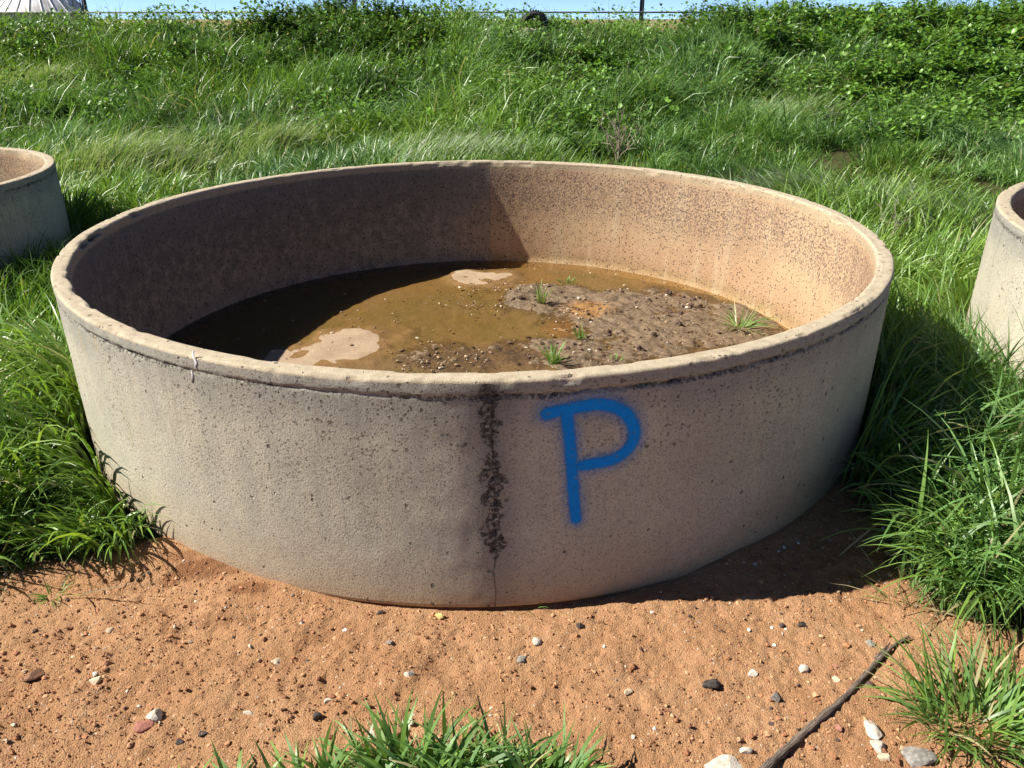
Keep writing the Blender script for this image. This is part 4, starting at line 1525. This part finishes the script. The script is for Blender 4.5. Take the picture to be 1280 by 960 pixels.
# the dry stick
k = NT('weathered_wood')
cv = k.n('ShaderNodeCombineXYZ')
k.l(k.attr('ru'), cv.inputs[0])
k.l(k.attr('rv'), cv.inputs[1])
wv = k.noise(1.0, 5, 0.7, cv.outputs[0])
c = k.mix(k.ramp(wv, 0.35, 0.65), (0.06, 0.043, 0.033), (0.27, 0.205, 0.155))
k.l(c, k.b.inputs['Base Color'])
k.b.inputs['Roughness'].default_value = 0.9
k.l(k.bump(wv, 1.0, 0.008), k.b.inputs['Normal'])
M_wood = k.m
root = gp(1040, 890)
st = empty('dry_stick', root)
tag(st, 'long crooked dry grey stick lying across bare soil with a splintered end', 'stick')
SPX = [(935, 985), (962, 957), (985, 935), (1010, 912), (1035, 893), (1060, 868), (1080, 845), (1095, 828), (1106, 815)]
RADS = [0.8 * r_ for r_ in (0.0125, 0.0118, 0.0112, 0.0105, 0.0100, 0.0092, 0.0085, 0.0075, 0.0065)]


def stick_part(pix, rads, lift, sides=9, jit=0.0):
    pts_ = []
    gg = np.random.default_rng(44)
    P0 = []
    for (u, v), r_ in zip(pix, rads):
        q_ = gp(u, v)
        P0.append([*q_, r_])
    P0 = smooth_line(np.array(P0), 5)
    for q_ in P0:
        pts_.append(np.array(q_[:3]) - root + np.array([0, 0, q_[3] * 0.75 + lift]))
    rr_ = P0[:, 3] * (1 + 0.14 * np.sin(np.arange(len(P0)) * 1.7) + gg.normal(0, 0.06, len(P0)))
    v, f = tube_np(pts_, rr_, sides)
    ax = np.repeat(np.array(pts_), sides, 0)
    dd = v - ax
    v = ax + dd * (1 + 0.22 * fbm(np.tile(np.arange(sides), len(pts_)) * 1.3, np.repeat(np.arange(len(pts_)), sides) * 0.25, 47, 3))[:, None]
    nv = len(v)
    v = np.vstack([v, pts_[0], pts_[-1]])
    cap0 = [[nv, (s + 1) % sides, s] for s in range(sides)]
    b_ = nv - sides
    cap1 = [[nv + 1, b_ + s, b_ + (s + 1) % sides] for s in range(sides)]
    ru = np.concatenate([np.abs(np.tile(np.arange(sides), len(pts_)) - sides / 2) * 1.6, [0, 0]])
    rv = np.concatenate([np.repeat(np.arange(len(pts_)), sides) * 0.35, [0, 5]])
    return mesh_np('stick', v, [f, np.array(cap0 + cap1)], attrs={'ru': ru, 'rv': rv})


link('shaft', stick_part(SPX, RADS, 0.0), M_wood, st)
link('splinter', stick_part([(1098, 826), (1112, 812), (1122, 804), (1136, 796)], [0.006, 0.005, 0.0035, 0.0015], 0.004, 5), M_wood, st)
link('splinter', stick_part([(1095, 824), (1105, 812), (1113, 803)], [0.006, 0.004, 0.0015], 0.006, 5), M_wood, st)
link('splinter', stick_part([(1118, 809), (1128, 802), (1142, 799)], [0.003, 0.0025, 0.001], 0.003, 4), M_wood, st)
st.location = tuple(root)

# ================================================================== tyre and rock near the bank top
M_rub = simple_mat('rubber', (0.018, 0.018, 0.02), 0.75, 0, 0.3, 30)
x, y = TYRE
ty = empty('old_tyre', (x, y, float(ground(x, y))))
tag(ty, 'old black tyre half buried in the grass at the bank top', 'tyre')
Rm, rm = 0.20, 0.075
A, B = np.meshgrid(np.linspace(0, 2 * PI, 40, endpoint=False), np.linspace(0, 2 * PI, 14, endpoint=False))
sq = 1 - 0.12 * np.cos(2 * B)
X = (Rm + rm * sq * np.cos(B)) * np.cos(A)
Zt = (Rm + rm * sq * np.cos(B)) * np.sin(A) + 0.13
Yt = rm * 1.1 * sq * np.sin(B)
nc = A.shape[1]
F = np.array([[i * nc + j, i * nc + (j + 1) % nc, ((i + 1) % 14) * nc + (j + 1) % nc, ((i + 1) % 14) * nc + j] for i in range(14) for j in range(nc)])
o = link('tread', mesh_np('tread', np.stack([X, Yt, Zt], -1).reshape(-1, 3), [F]), M_rub, ty)
lugs = []
bm = bmesh.new()
for i in range(34):
    a_ = 2 * PI * i / 34
    mtx = __import__('mathutils').Matrix
    bmesh.ops.create_cube(bm, size=1, matrix=mtx.Translation((math.cos(a_) * (Rm + rm * 0.93), 0, math.sin(a_) * (Rm + rm * 0.93) + 0.13)) @ mtx.Rotation(-a_, 4, 'Y') @ mtx.Diagonal((0.02, 0.10, 0.022, 1)))
me = bpy.data.meshes.new('lugs')
bm.to_mesh(me)
bm.free()
link('tread_blocks', me, M_rub, ty)
ro = link('rock', stone_mesh('rock', (0.20, 0.15, 0.14), 77), stone_mat('rock_grey', (0.30, 0.27, 0.20), (0.42, 0.38, 0.28)), None, (x - 0.10, y - 0.32, float(ground(x - 0.1, y - 0.32)) + 0.12))
tag(ro, 'pale rock resting in the grass against the old black tyre', 'rock')

# ================================================================== fence beyond the crest
M_steel = simple_mat('weathered_steel', (0.10, 0.095, 0.09), 0.6, 0.5, 0.4, 12)
M_rail = simple_mat('galvanised_rail', (0.22, 0.22, 0.215), 0.5, 0.6, 0.3, 10)
fp = [aty(108, 18, 19.5), aty(444, 14, 19.2), aty(802, 14, 18.9), aty(1165, 14, 18.6), aty(-235, 18, 19.8)]
fp = sorted(fp, key=lambda q_: q_[0])
fe = empty('rail_fence', (0, 19.2, float(gz(0, 19.2))))
tag(fe, 'steel rail fence with dark posts running behind the grassy bank', 'fence')
FE = np.array([0, 19.2, float(gz(0, 19.2))])
for q_ in fp:
    zb = float(gz(q_[0], q_[1])) - 0.15
    v, f = tube_np([np.array([q_[0], q_[1], zb]) - FE, np.array([q_[0], q_[1], 2.25]) - FE], [0.05, 0.05], 10)
    link('post', mesh_np('post', v, [f, np.arange(len(v) - 10, len(v))[None, :]]), M_steel, fe)
for (z_, r_) in ((1.62, 0.018), (2.0, 0.028)):
    for a_, b_ in zip(fp[:-1], fp[1:]):
        v, f = tube_np([np.array([a_[0], a_[1] - 0.05, z_]) - FE, np.array([b_[0], b_[1] - 0.05, z_]) - FE], [r_, r_], 8)
        link('rail', mesh_np('rail', v, [f]), M_rail, fe)

# ================================================================== tank with conical steel roof
k = NT('roof_sheet')
k.put(k.b.inputs['Base Color'], k.mix(k.ramp(k.noise(2.5, 4), 0.35, 0.7), (0.58, 0.54, 0.51), (0.80, 0.79, 0.77)))
k.b.inputs['Roughness'].default_value = 0.5
k.b.inputs['Metallic'].default_value = 0.0
M_roof = k.m
M_tank = simple_mat('tank_wall', (0.24, 0.25, 0.26), 0.6, 0.4, 0.3, 3)
TY = 44.0
tl_ = aty(-2, 18, TY)
tr_ = aty(106, 17, TY)
TR = (tr_[0] - tl_[0]) / 2
TC = np.array([(tr_[0] + tl_[0]) / 2, TY + TR])
TC[0] *= (TY + TR) / TY
TR *= (TY + TR) / TY
TH = 1.5 + 0.0060 * (TY + TR)
zg = float(gz(TC[0], TC[1]))
tk = empty('water_tank', (TC[0], TC[1], zg))
tag(tk, 'round tank with a pale ribbed conical metal roof beyond the fence', 'tank')
NS = 24
phs = np.linspace(0, 2 * PI, NS + 1)
V = []
for z_ in (-0.1, TH - zg):
    for p_ in np.linspace(0, 2 * PI, 72, endpoint=False):
        V.append((TR * 0.97 * math.cos(p_), TR * 0.97 * math.sin(p_), z_))
link('wall', mesh_np('tank_wall', V, [grid_faces(2, 72, True)]), M_tank, tk)
RH = TR * 0.95
for i in range(NS):
    a0, a1 = phs[i], phs[i + 1]
    V = []
    for rr_, zz_ in ((0.14, RH * 0.87), (1.03, -0.03)):
        for a_ in np.linspace(a0, a1, 4):
            V.append((TR * rr_ * math.cos(a_), TR * rr_ * math.sin(a_), TH - zg + zz_))
    link('roof_panel', mesh_np('roof_panel', V, [grid_faces(2, 4)], smooth=False), M_roof, tk)
    v, f = tube_np([np.array([TR * 0.14 * math.cos(a0), TR * 0.14 * math.sin(a0), TH - zg + RH * 0.875]), np.array([TR * 1.03 * math.cos(a0), TR * 1.03 * math.sin(a0), TH - zg - 0.02])], [0.035, 0.035], 6)
    link('roof_rib', mesh_np('roof_rib', v, [f]), M_roof, tk)
V = [(0, 0, TH - zg + RH)] + [(TR * 0.16 * math.cos(a_), TR * 0.16 * math.sin(a_), TH - zg + RH * 0.865) for a_ in np.linspace(0, 2 * PI, 24, endpoint=False)]
link('roof_cap', mesh_np('roof_cap', V, [np.array([[0, i + 1, (i + 1) % 24 + 1] for i in range(24)])], smooth=False), M_roof, tk)
# handrail that climbs the roof
hr = []
for s_ in (0.55, 0.95):
    pts_ = [np.array([TR * 1.10, -TR * 0.25, TH - zg - 0.05]), np.array([TR * 1.06, -TR * 0.25, TH - zg + s_ * 0.75]), np.array([TR * 0.55, -TR * 0.25, TH - zg + RH * 0.42 + s_]), np.array([TR * 0.12, -TR * 0.1, TH - zg + RH * 0.86 + s_])]
    hr.append(tube_np(pts_, [0.03] * 4, 6))
for t_ in (0.3, 0.6, 0.9):
    zb = TH - zg + RH * (1 - t_)
    hr.append(tube_np([np.array([TR * t_, -TR * 0.25, zb - 0.25]), np.array([TR * t_, -TR * 0.25, zb + 0.9])], [0.025, 0.025], 6))
v, f = merge_t(hr)
link('handrail', mesh_np('handrail', v, [f]), M_steel, tk)
print('tris', sum(len(o.data.loops) - 2 * len(o.data.polygons) for o in bpy.data.objects if o.type == 'MESH'))
